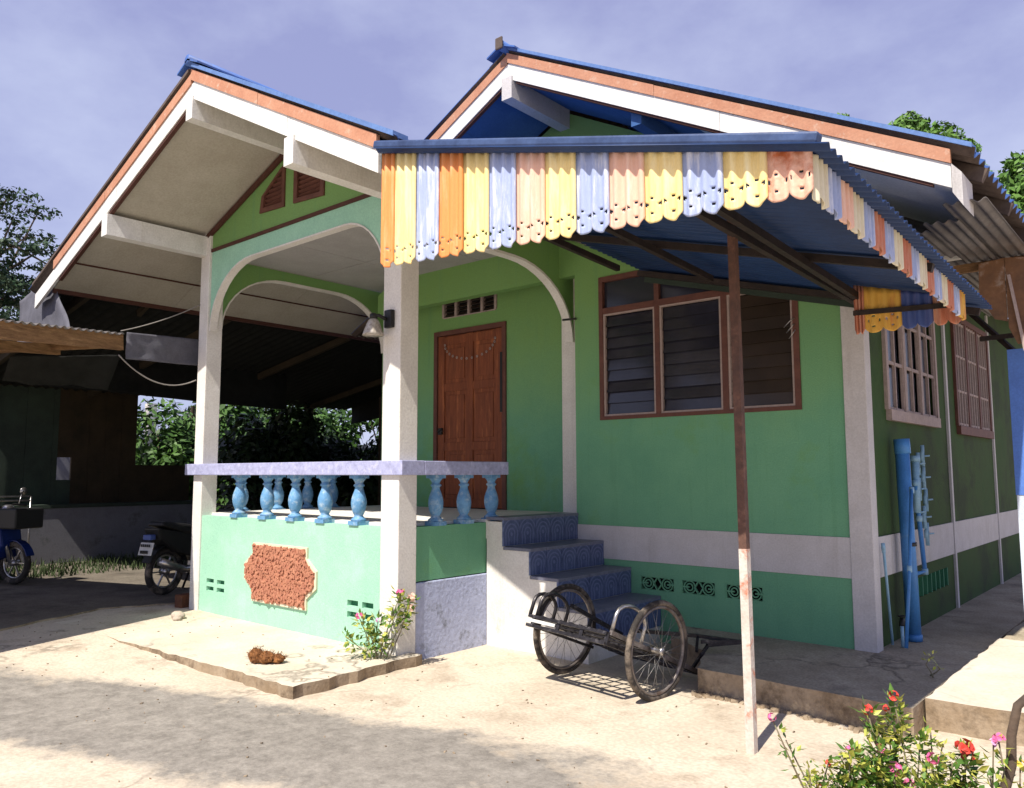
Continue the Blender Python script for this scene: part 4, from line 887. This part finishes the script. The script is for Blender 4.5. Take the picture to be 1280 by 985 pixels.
def cloth(name, quad, mt, label, n=14, amp=.03, parent=None, cat='cloth', edge=None):
    a, b_, c, d_ = map(Vector, quad); vs = []; nn = (b_-a).cross(d_-a).normalized()
    for i in range(n+1):
        for j in range(n+1):
            s_, t = i/n, j/n; p = a.lerp(b_, s_).lerp(d_.lerp(c, s_), t)
            vs.append(p+nn*amp*(math.sin(s_*9+t*2)+.5*math.sin(s_*23+t*5)+.3*math.sin(t*11))*(.3+.7*t))
    mb = MB(); mb.add(vs, [(i*(n+1)+j, (i+1)*(n+1)+j, (i+1)*(n+1)+j+1, i*(n+1)+j+1) for i in range(n) for j in range(n)], True)
    return meta(mb.build(name, mt, solid=.006), label, cat)
cloth('hanging_cloth', [(-8.97, -3.12, 3.47), (-7.97, -3.12, 3.635), (-7.2, -3.12, 2.86), (-9.02, -3.12, 2.9)], M['greycloth'], 'grey cloth triangle hanging from the white barge board tip')
cloth('hanging_cloth', [(-6.34, -2.93, 2.80), (-6.5, -2.0, 2.85), (-6.5, -2.0, 2.55), (-6.34, -2.93, 2.52)], M['greycloth'], 'dark grey blue cloth strip between the timber beam and left column', amp=.012)
cloth('tarpaulin', [(-7.6, -3.6, 2.6), (-7.0, -2.7, 2.65), (-7.3, -2.7, 2.3), (-7.8, -3.6, 2.35)], M['clothshade'], 'black tarpaulin drooping under the low roof', amp=.03, cat='tarpaulin')
cloth('tarpaulin', [(-10.4, -2.6, 3.2), (-10.2, 1.5, 3.1), (-10.2, 1.5, 2.45), (-10.4, -2.6, 2.6)], M['clothshade'], 'long black sheet standing for shade inside the carport', amp=.05, cat='tarpaulin')
CP = thing('carport', (-10, 0, -.07), 'open carport behind the porch, its roof painted black for shade', 'carport')
b = MB(); corr(b, (-7.7, -2.95, 3.5), (0, 7.4, 0), (-4.6, 0, -.75), .15, .02, (-.16, 0, 1), .006, 6); b.build('shade_painted_roof', M['clothshade'], CP)  # black paints the shade under it; rear end lengthened to shade the shrubs
for p in ((-12.1, -2.8), (-12.1, 3.3), (-7.8, 3.3), (-9.7, 3.3)): MB().box(p[0]-.06, p[0]+.06, p[1]-.06, p[1]+.06, -.1, 2.78 if p[0] < -9 else 3.45).build('post', M['wallbrown'], CP)
for y in (-2.8, -1, 1, 3.3): MB().bar((-12.2, y, 2.68), (-7.75, y, 3.42), .06, .1).build('rafter', M['wallbrown'], CP)
cloth('shade_sheet', [(-12.1, 4.4, 3.0), (-7.0, 4.4, 3.5), (-7.0, 4.4, 2.85), (-12.1, 4.4, 2.42)], M['clothshade'], 'black sheet standing for shade along the rear edge of the carport', amp=.03, cat='net')
BW = thing('boundary_wall', (-12.1, -1.5, -.1), 'low grey rendered wall across the back of the carport', 'wall')
MB().box(-12.2, -12.0, -5.5, .95, -.3, .8).build('wall_body', M['wallgrey'], BW)
MB().box(-12.22, -11.98, -5.5, .97, .801, .86).build('coping', M['wallgreen'], BW)
HB = thing('hoarding', (-12.3, -2.6, .8), 'dark green and brown board screen standing above the low wall', 'screen')
y = -5.5
while y < -1.42: MB().box(-12.32, -12.28, y, min(y+.395, -1.42), .8, 2.85).build('board', M['wallgreen'], HB); y += .4
y = -1.2
while y < -.2: MB().box(-12.33, -12.28, y, y+.26, .8, 2.9).build('board', M['wallbrown'], HB); y += .265
MB().box(-12.33, -12.28, -1.418, -1.202, .8, 1.25).build('board', M['wallgreen'], HB); MB().box(-12.33, -12.28, -1.418, -1.202, 1.62, 2.9).build('board', M['wallbrown'], HB)
MB().box(-12.34, -12.27, -5.5, .85, 2.75, 3.2).build('top_board', M['wallbrown'], HB)
MB().box(-12.34, -12.27, -.4, .85, .8, 1.5).build('low_board', M['wallbrown'], HB)
FN = thing('mesh_fence', (-16.8, 2.3, -.2), 'wire mesh fence with a white concrete post beyond the carport', 'fence')
MB().box(-16.95, -16.75, 2.1, 2.3, -.3, 3.0).build('fence_post', M['white'], FN)
MB().box(-16.9, -16.8, 3.2, 3.26, -.3, 3.0).build('fence_post', M['wallbrown'], FN)
b = MB()
for i in range(40): y = 1.4+i*.09; b.tube([(-16.9, y, .2), (-16.9, y+1.2, 2.9)], .006, 3); b.tube([(-16.9, y+1.2, .2), (-16.9, y, 2.9)], .006, 3)
meta(b.build('wire_mesh', M['chrome'], FN), kind='stuff')
MB().box(-17.3, -17.2, -1, 9, -.3, 2.2).build('far_wall', M['wallgrey'], FN)

# motorbikes
def motorbike(loc, yaw, body, label, box=False):
    T_ = thing('motorbike', (0, 0, 0), label, 'motorbike', 'motorbikes in the carport')
    def wh(x):
        o = MB(); o.torus((x, 0, .28), (1, 0, 0), (0, 0, 1), .235, .04, 32, 10); o = o.build('wheel', M['rubber'], T_)
        q = MB(); q.torus((x, 0, .28), (1, 0, 0), (0, 0, 1), .19, .014, 28, 6)
        for i in range(6): a = i*math.pi/3; q.bar((x, 0, .28), (x+.19*math.cos(a), 0, .28+.19*math.sin(a)), .02, .014)
        q.lathe((x, 0, .28), [(.04, -.05), (.04, .05)], 12, 'y'); q.build('rim', M['chrome'], o)
    wh(.62); wh(-.62)
    b = MB(); b.tube([(.62, .07, .28), (.5, .07, .62), (.4, .03, .95)], .02, 8); b.tube([(.62, -.07, .28), (.5, -.07, .62), (.4, -.03, .95)], .02, 8); b.build('fork', M['chrome'], T_)
    b = MB(); b.prism([(.48, .35), (.56, .5), (.48, .9), (.36, .98), (.33, .8), (.38, .55), (.28, .36), (-.05, .32), (-.08, .26), (.3, .25)], XZ, -.15, .15); b.build('leg_shield', body, T_, bevel=.03)
    b = MB(); b.prism([(.1, .38), (.12, .52), (-.05, .68), (-.5, .74), (-.85, .8), (-.8, .66), (-.55, .5), (-.3, .42), (-.1, .3)], XZ, -.12, .12); b.build('body', body, T_, bevel=.03)
    b = MB(); b.prism([(.08, .7), (.1, .76), (-.25, .8), (-.75, .87), (-.8, .82), (-.4, .7)], XZ, -.13, .13); b.build('seat', M['black'], T_, bevel=.03)
    b = MB(); b.tube([(.34, -.34, 1.0), (.36, -.15, 1.02), (.38, 0, .98), (.36, .15, 1.02), (.34, .34, 1.0)], .014, 8); b.build('handlebar', M['black'], T_)
    b = MB(); b.lathe((.46, 0, .93), [(.02, -.08), (.09, -.05), (.095, .0), (.07, .04)], 14, 'x'); b.build('headlight', M['chrome'], T_)
    for s_ in (-1, 1):
        b = MB(); b.tube([(.35, s_*.22, 1.02), (.33, s_*.27, 1.15)], .007, 6); b.lathe((.33, s_*.29, 1.19), [(.01, -.01), (.05, 0), (.05, .012)], 12, 'x'); b.build('mirror', M['chrome'], T_)
    for xc, rr, wd_ in ((-.62, .3, .13), (.62, .29, .11)):
        b = MB()
        for i in range(8):
            a0_, a1_ = R(20+i*17), R(37+i*17); b.bar((xc+rr*math.cos(a0_), 0, .28+rr*math.sin(a0_)), (xc+rr*math.cos(a1_), 0, .28+rr*math.sin(a1_)), wd_, .012, (0, 0, 1))
        b.build('mudguard', body, T_)
    b = MB(); b.tube([(-.1, -.14, .3), (-.5, -.17, .3), (-.85, -.17, .42)], [.03, .045, .05], 10); b.build('exhaust', M['chrome'], T_)
    b = MB(); b.box(-.2, .2, -.08, .08, .22, .42); b.build('engine', M['chrome'], T_, bevel=.02)
    pl_ = MB().obox((-.9, 0, .56), (.02, 0, .07), (0, .1, 0), (.003, 0, -.001)).build('number_plate', M['plate'], T_)
    b = MB()
    for i in range(5): b.box(-.918+.0, -.91, -.07+i*.03, -.052+i*.03, .585, .615); 
    for i in range(4): b.box(-.935, -.926, -.05+i*.03, -.03+i*.03, .51, .545)
    b.build('plate_marks', M['black'], pl_)
    b = MB(); b.box(-.9, -.82, -.06, .06, .66, .72); b.build('tail_light', M['vn'], T_, bevel=.01)
    if box: 
        b = MB(); b.box(.55, .85, -.2, .2, .72, .98); b.build('front_basket', M['black'], T_, bevel=.02)
    b = MB(); b.bar((-.1, .1, .3), (-.05, .28, -.0), .02, .02); b.build('side_stand', M['steel'], T_)
    T_.location = loc; T_.rotation_euler = (0, R(0), yaw); return T_
motorbike((-10.3, -2.98, -.07), R(20), M['bikeblue'], 'blue motorbike parked at the left edge of the carport', True)
motorbike((-7.55, -1.35, -.07), R(108), M['black'], 'dark motorbike seen from behind with white plate near the left column')
# rack of pipes / bench by the wall at the left
RK = thing('metal_rack', (-11.4, -2.6, -.07), 'pale metal tube rack behind the blue motorbike', 'rack')
b = MB()
for y in (-3.3, -2.1): b.tube([(-11.3, y, -.07), (-11.3, y, 1.02)], .015, 6)
for z in (.82, .96, 1.02): b.tube([(-11.3, -3.3, z), (-11.3, -2.1, z)], .014, 6)
b.build('rack_frame', M['chrome'], RK)

# ------------------------------------------------------------------ vegetation
import numpy as np
def leaves(centres, n, size, rng, flat=.5, droop=0):
    """Leaf quads scattered through ellipsoids (centre, radii)."""
    vs = np.zeros((n*4, 3)); wts = np.array([c[1][0]*c[1][1]*c[1][2] for c in centres])**.8; wts /= wts.sum()
    pick = rng.choice(len(centres), n, p=wts)
    C_ = np.array([c[0] for c in centres])[pick]; R_ = np.array([c[1] for c in centres])[pick]
    d = rng.normal(size=(n, 3)); d /= np.linalg.norm(d, axis=1)[:, None]; rad = rng.uniform(.25, 1.08, n)**.45
    p = C_+d*R_*rad[:, None]
    nrm = d+rng.normal(size=(n, 3))*.7; nrm[:, 2] += flat; nrm /= np.linalg.norm(nrm, axis=1)[:, None]
    t = np.cross(nrm, rng.normal(size=(n, 3))); t /= np.linalg.norm(t, axis=1)[:, None]; b_ = np.cross(nrm, t)
    s_ = size*rng.uniform(.6, 1.4, n)[:, None]
    vs[0::4] = p-t*s_; vs[1::4] = p+b_*s_*.45; vs[2::4] = p+t*s_; vs[3::4] = p-b_*s_*.45
    return vs
def leafmesh(name, vs, mt, parent, stuff=True):
    n = len(vs)//4; me = bpy.data.meshes.new(name); o_ = org(parent); v = vs-np.array(o_)
    me.vertices.add(len(v)); me.vertices.foreach_set('co', v.ravel()); me.loops.add(n*4); me.loops.foreach_set('vertex_index', np.arange(n*4))
    me.polygons.add(n); me.polygons.foreach_set('loop_start', np.arange(n)*4); me.polygons.foreach_set('loop_total', np.full(n, 4)); me.update(calc_edges=True); me.materials.append(mt)
    o = bpy.data.objects.new(name, me); col.objects.link(o)
    if parent: o.parent = parent; ORG[o.name] = o_
    if stuff: o['kind'] = 'stuff'
    return o
rng = np.random.default_rng(5)
def tree(base, top, blobs, n, size, mt, label, r=.15):
    t = thing('tree', base, label, 'tree', None)
    b = MB(); base = Vector(base); top = Vector(top); mid = base.lerp(top, .5)+Vector((.15, .1, 0))
    b.tube([base, base.lerp(mid, .5), mid, mid.lerp(top, .5), top], [r, r*.85, r*.7, r*.5, r*.25], 9); b.build('trunk', M['bark'], t)
    lb = MB()
    for c, _ in blobs: s0 = mid.lerp(top, random.uniform(.1, .8)); lb.tube([s0, s0.lerp(Vector(c), .5)+Vector((0, 0, .1)), c], [r*.35, r*.2, r*.08], 6)
    lb.build('limbs', M['bark'], t)
    leafmesh('crown', leaves(blobs, n, size, rng), mt, t, False); return t
# dark layered tree at the left
bl = [((-17.2+random.uniform(-.9, 1.2), -1.1+random.uniform(-.8, .8), 4.2+z*.42+random.uniform(-.1, .1)), (random.uniform(.35, .75)*(1.2-z*.08), random.uniform(.4, .7), .12)) for z in range(8) for _ in range(4)]
bl += [((-16.35, -.45, 6.1), (.5, .4, .14)), ((-16.1, -.3, 5.65), (.6, .45, .14)), ((-16.3, -.4, 4.9), (.7, .5, .2)), ((-16.9, -.9, 6.75), (.35, .35, .12)), ((-16.5, -.5, 5.2), (.6, .6, .2)), ((-16.7, -.8, 4.6), (.8, .6, .2)), ((-16.9, -.9, 5.4), (.6, .5, .15))]
tree((-18, -1.6, -.2), (-17.6, -1.3, 7.2), bl, 9000, .055, M['leafdark'], 'dark layered tree behind the low roof at the left', .16)
# trees behind the roof at the right
bl = [((-2.5+dx, 11.6+dy, 8.45+dz), (r_*1.12, r_*1.12, r_*.78)) for dx, dy, dz, r_ in ((0, 0, .0, .55), (-.5, -.4, -.1, .5), (.5, .4, -.05, .5), (.8, .7, -.35, .45), (-.8, -.6, -.45, .45), (.1, 0, .42, .22), (.2, .2, -.4, .7), (1.05, .9, -.8, .35), (.25, .15, .35, .2), (-.9, -.7, -.3, .25))]
tree((-1.9, 11.8, -.2), (-2.1, 11.7, 8.0), bl, 5200, .08, M['leaf'], 'leafy green tree showing above the right roof slope', .13)
bl = [((-.12+dx, 9.7+dy, 6.1+dz), (r_, r_, r_)) for dx, dy, dz, r_ in ((0, 0, .3, .45), (-.1, -.1, -.2, .5), (.2, .3, .0, .6), (-.05, 0, .6, .28), (.3, .3, -.7, .6), (-.15, -.15, -.65, .35))]
tree((.3, 10.1, -.2), (.05, 9.9, 5.9), bl, 4200, .07, M['leaf'], 'green tree at the right edge beyond the eave', .1)
bl = [((-3.45, 10.45, 8.82), (.2, .18, .09)), ((-3.2, 10.6, 8.4), (.4, .3, .15))]
tree((-3.3, 10.9, -.2), (-3.35, 10.6, 8.3), bl, 700, .06, M['leaf'], 'thin treetop just peeping over the main roof', .08)
# shrubs behind the carport
def shrub(base, blobs, n, size, mt, label):
    t = thing('shrub', base, label, 'shrub', 'shrubs beyond the carport'); b = MB()
    for c, _ in blobs: b.tube([base, Vector(base).lerp(Vector(c), .5)+Vector((.05, .05, 0)), c], [.04, .03, .012], 6)
    b.build('stems', M['bark'], t); leafmesh('foliage', leaves(blobs, n, size, rng), mt, t, False)
def sh(cx, cy, h, wd_): return [((cx+random.uniform(-wd_, wd_), cy+random.uniform(-wd_, wd_), random.uniform(.4, h)), (random.uniform(.45, .85),)*3) for _ in range(11)]
shrub((-15.6, 1.9, -.2), sh(-15.6, 2.3, 3.0, .5), 5200, .09, M['leafshrub'], 'bright green shrub beside the white fence post')
shrub((-15.5, 3.6, -.2), sh(-15.5, 3.6, 2.2, .9), 5200, .09, M['leafshrub'], 'leafy shrub beyond the carport, next to the wire fence')
shrub((-14.4, 5.2, -.2), sh(-14.4, 5.4, 3.0, .9), 5200, .09, M['leafshrub'], 'sunlit shrub seen through the middle of the porch arch')
shrub((-12.8, 6.4, -.2), sh(-12.8, 6.6, 3.2, 1.0), 5200, .09, M['leafshrub'], 'broad shrub with lit top, left of the dark trunk')
shrub((-11.0, 7.3, -.2), sh(-11, 7.5, 3.2, 1.0), 5200, .09, M['leafshrub'], 'shrub seen close beside the right porch column')
shrub((-12.2, 4.2, -.2), sh(-12.2, 4.2, 1.75, .8), 5200, .08, M['leafshade'], 'low shaded shrub directly behind the carport edge')
shrub((-9.8, 4.6, -.2), sh(-9.8, 4.6, 1.7, .9), 5200, .08, M['leafshade'], 'low shaded shrub behind the carport nearest the house')
shrub((-17.5, 4.5, -.2), sh(-17.5, 5, 4.2, 1.6), 8000, .12, M['leafshrub'], 'tall shrub filling the gap behind the mesh fence')
shrub((-14.5, 9.5, -.2), sh(-14.5, 9.5, 4.2, 2.2), 8000, .12, M['leafshrub'], 'tallest shrub farthest beyond the carport')
tt = thing('dead_trunk', (-9.3, 3.75, -.1), 'black bare tree trunk standing behind the carport edge', 'trunk')
MB().tube([(-9.15, 3.75, -.1), (-9.2, 3.75, 1.2), (-9.3, 3.7, 2.2), (-9.35, 3.7, 3.2)], [.22, .16, .12, .1], 10).build('trunk', M['clothshade'], tt)
shrub((-12.0, 2.2, -.1), [((-12.0+random.uniform(-.4, .4), 2.4+random.uniform(-.7, .6), random.uniform(.3, 2.4)), (.6, .6, .55)) for _ in range(14)], 7000, .08, M['leafshade'], 'tall creeper in painted shade at the carport corner post')
shrub((-10.8, 4.9, -.2), [((-10.8+random.uniform(-1.2, 1.2), 4.9+random.uniform(-.5, .5), random.uniform(.3, 1.75)), (.6, .6, .5)) for _ in range(14)], 8000, .07, M['leafshade'], 'wide hedge in painted shade right along the rear of the carport')
# grass strip along the wall foot in the carport
gv_ = np.zeros((2600*4, 3)); q = rng.uniform(size=(2600, 2)); p0 = np.c_[-11.9+q[:, 0]*1.8, -5+q[:, 1]*6, np.full(2600, -.075)]
aa = rng.uniform(0, 6.28, 2600); dv = np.c_[np.cos(aa), np.sin(aa), np.zeros(2600)]*.012; hh = np.c_[rng.normal(0, .03, (2600, 2)), rng.uniform(.04, .14, 2600)]
gv_[0::4] = p0-dv; gv_[1::4] = p0+dv; gv_[2::4] = p0+hh+dv*.2; gv_[3::4] = p0+hh-dv*.2
o = leafmesh('grass', gv_, M['grass'], None); meta(o, 'dark weedy grass along the foot of the low wall', 'grass')

# flowering plants
def petal_head(c, r, mt, n=7, parent=None):
    b = MB()
    for i in range(n):
        d = Vector((random.gauss(0, 1), random.gauss(0, 1), random.gauss(0, .8)+.3)).normalized(); p = Vector(c)+d*r*.75
        t = d.cross(Vector((.3, .5, .8))).normalized(); s_ = d.cross(t); q = r*random.uniform(.4, .62)
        vs = [p]+[p+(t*math.cos(a)+s_*math.sin(a))*q*(1 if k % 2 else .8)+d*.12*r for k, a in enumerate([2*math.pi*k/6 for k in range(6)])]
        b.add(vs, [(0, k+1, (k+1) % 6+1) for k in range(6)])
    return b.build('flower', mt, parent)
def flower_plant(base, tips, label, group='flowering plants', leafn=60, lsize=.019, leafm=('leaf', 'leaf2'), sr=.004, rad=.045):
    t = thing('flowering_plant', base, label, 'plant', group); st = MB(); L1 = MB(); L2 = MB()
    for tip, hd, mt in tips:
        tip = Vector(tip); bs = Vector(base)+Vector((random.uniform(-.04, .04), random.uniform(-.04, .04), 0))
        md = bs.lerp(tip, .55)+Vector((random.uniform(-.05, .05), random.uniform(-.05, .05), 0)); st.tube([bs, bs.lerp(md, .5)+Vector((.008, -.008, 0)), md, md.lerp(tip, .5)+Vector((-.006, .006, 0)), tip], [sr*1.3, sr, sr*.9, sr*.75, sr*.6], 6)
        for i in range(leafn):
            s_ = random.random()**.6; c = md.lerp(tip, s_) if s_ > .25 else bs.lerp(md, .5+s_*2)
            d = Vector((random.gauss(0, 1), random.gauss(0, 1), random.gauss(0, .7)+.35)).normalized()
            p0_ = c+d*rad*random.uniform(.1, .9); sz_ = lsize*random.uniform(.6, 1.3); tt_ = d.cross(Vector((random.random(), random.random(), 1))).normalized(); nn = d.cross(tt_)
            P4 = [p0_, p0_+d*sz_*.8+tt_*sz_*.5+nn*.002, p0_+d*sz_*1.9, p0_+d*sz_*.8-tt_*sz_*.5+nn*.002]
            (L2 if random.random() < .45 else L1).add(P4, [(0, 1, 2), (0, 2, 3)])
        if mt: petal_head(tip+Vector((0, 0, hd*.4)), hd, M[mt], 9, t)
    st.build('stems', M['stem'], t); L1.build('leaves', M[leafm[0]], t); L2.build('young_leaves', M[leafm[1]], t)
    return t
random.seed(11)
flower_plant((.86, -3.42, -.2), [((.721, -3.597, .46), .016, 'fpink'), ((.75, -3.55, .38), 0, None), ((.8, -3.5, .26), 0, None)], 'lone thin stem with one small pink flower, leftmost in the front bed', leafn=16, rad=.025)
flower_plant((1.05, -3.3, -.2), [((1.059, -3.314, .535), .019, 'fred'), ((.984, -3.373, .485), .02, 'fred'), ((1.02, -3.274, .478), .013, 'fred'), ((1.06, -3.3, .43), 0, None), ((1.0, -3.34, .4), 0, None), ((1.108, -3.186, .38), 0, None), ((.945, -3.392, .36), 0, None)], 'tall plant with red flower heads in front of the grey slab edge', leafn=95)
flower_plant((1.05, -3.56, -.2), [((.998, -3.616, .41), .015, 'fpink'), ((1.076, -3.55, .415), .016, 'fpink'), ((1.108, -3.513, .34), .026, 'fpink'), ((1.118, -3.496, .29), .02, 'flilac'), ((1.063, -3.556, .37), .017, 'flilac'), ((.957, -3.639, .315), 0, None), ((1.03, -3.58, .33), 0, None), ((1.15, -3.5, .3), .02, 'fpink')], 'dense bushy plant with pink and lilac flowers, middle of the front bed', leafn=190)
flower_plant((.93, -3.66, -.2), [((.941, -3.663, .37), .011, 'fred'), ((.89, -3.706, .36), 0, None), ((.92, -3.7, .3), .01, 'fred'), ((.98, -3.64, .29), 0, None)], 'yellowish small leaved plant, front left of the bed', leafn=130, leafm=('leaf2', 'leaf'), lsize=.014)
flower_plant((1.26, -3.5, -.2), [((1.316, -3.479, .445), .03, 'fred'), ((1.325, -3.475, .42), .022, 'fred'), ((1.237, -3.543, .415), .02, 'fpink'), ((1.285, -3.504, .41), 0, None), ((1.201, -3.566, .34), 0, None), ((1.297, -3.479, .33), 0, None), ((1.24, -3.53, .34), 0, None)], 'plant topped by the largest red flower cluster', leafn=130)
flower_plant((1.46, -3.5, -.2), [((1.425, -3.528, .51), .02, 'fpink'), ((1.41, -3.53, .5), .014, 'flilac'), ((1.396, -3.536, .4), 0, None), ((1.47, -3.476, .43), .018, 'fyellow'), ((1.48, -3.48, .36), .014, 'fyellow')], 'rightmost plant with lilac and yellow flowers beside the bent stem', leafn=30)
flower_plant((1.12, -3.15, -.2), [((1.14, -3.17, .40), .0, None), ((1.17, -3.13, .36), 0, None)], 'small yellow leaved sprig behind the tall red flowered plant', leafn=26, leafm=('leaf2', 'leaf2'), lsize=.014)
gs = thing('bent_trunk', (1.43, -3.5, -.2), 'thick grey bent woody stem at the lower right edge', 'trunk')
MB().tube([(1.40, -3.52, .1), (1.42, -3.51, .33), (1.45, -3.5, .44), (1.455, -3.5, .53), (1.475, -3.49, .62), (1.53, -3.47, .68)], [.016, .016, .015, .014, .013, .011], 9).build('stem', M['bark'], gs)
# plant at the foot of the column
flower_plant((-3.0, -2.32, -.2), [((-3.13, -2.42, .22), .032, 'fpink'), ((-3.0, -2.34, .2), .02, 'flilac'), ((-2.88, -2.22, .4), .035, 'fpink'), ((-2.82, -2.16, .36), .04, 'vp'), ((-2.82, -2.16, .28), .035, 'vp'), ((-3.2, -2.5, .08), 0, None), ((-3.05, -2.4, .14), 0, None), ((-2.9, -2.24, .26), 0, None), ((-2.95, -2.35, .08), 0, None), ((-3.05, -2.4, .0), 0, None)], 'small pink flowered plant growing at the foot of the right porch column', None, leafn=60, lsize=.026, rad=.07, sr=.005)
flower_plant((.52, -.55, 0), [((.55, -.6, .1), 0, None), ((.5, -.5, .13), 0, None)], 'tiny yellow green weed sprouting on the grey slab', None, leafn=12, leafm=('leaf2', 'leaf2'), lsize=.02, rad=.03)
# dead leaves and grit scattered on the yard
b = MB(); random.seed(21)
for i in range(260):
    x, y = random.uniform(-6.5, 1.6), random.uniform(-4.8, -1.4)
    if -6.3 < x < -2.8 and y > -2.2: continue
    z = (-.088 if (-6.7 < x < -2.82 and -3.3 < y < -2.0) else gz(x, y))+.003
    s_ = random.uniform(.003, .009); a = random.uniform(0, 6.28)
    b.obox((x, y, z), (s_*math.cos(a), s_*math.sin(a), .002), (-s_*.6*math.sin(a), s_*.6*math.cos(a), 0), (0, 0, .003))
for i in range(150):
    t = random.random(); x = -.8+1.4*t; y = -1.33-.07*t-abs(random.gauss(0, .035)); s_ = random.uniform(.006, .022); a = random.uniform(0, 6.28)
    b.obox((x, y, gz(x, y)+s_*.3), (s_*math.cos(a), s_*math.sin(a), .003), (-s_*.7*math.sin(a), s_*.7*math.cos(a), .002), (0, .002, s_*.5))
meta(b.build('grit', M['slabface']), 'small grit and crumbs scattered over the yard', 'grit', kind='stuff')
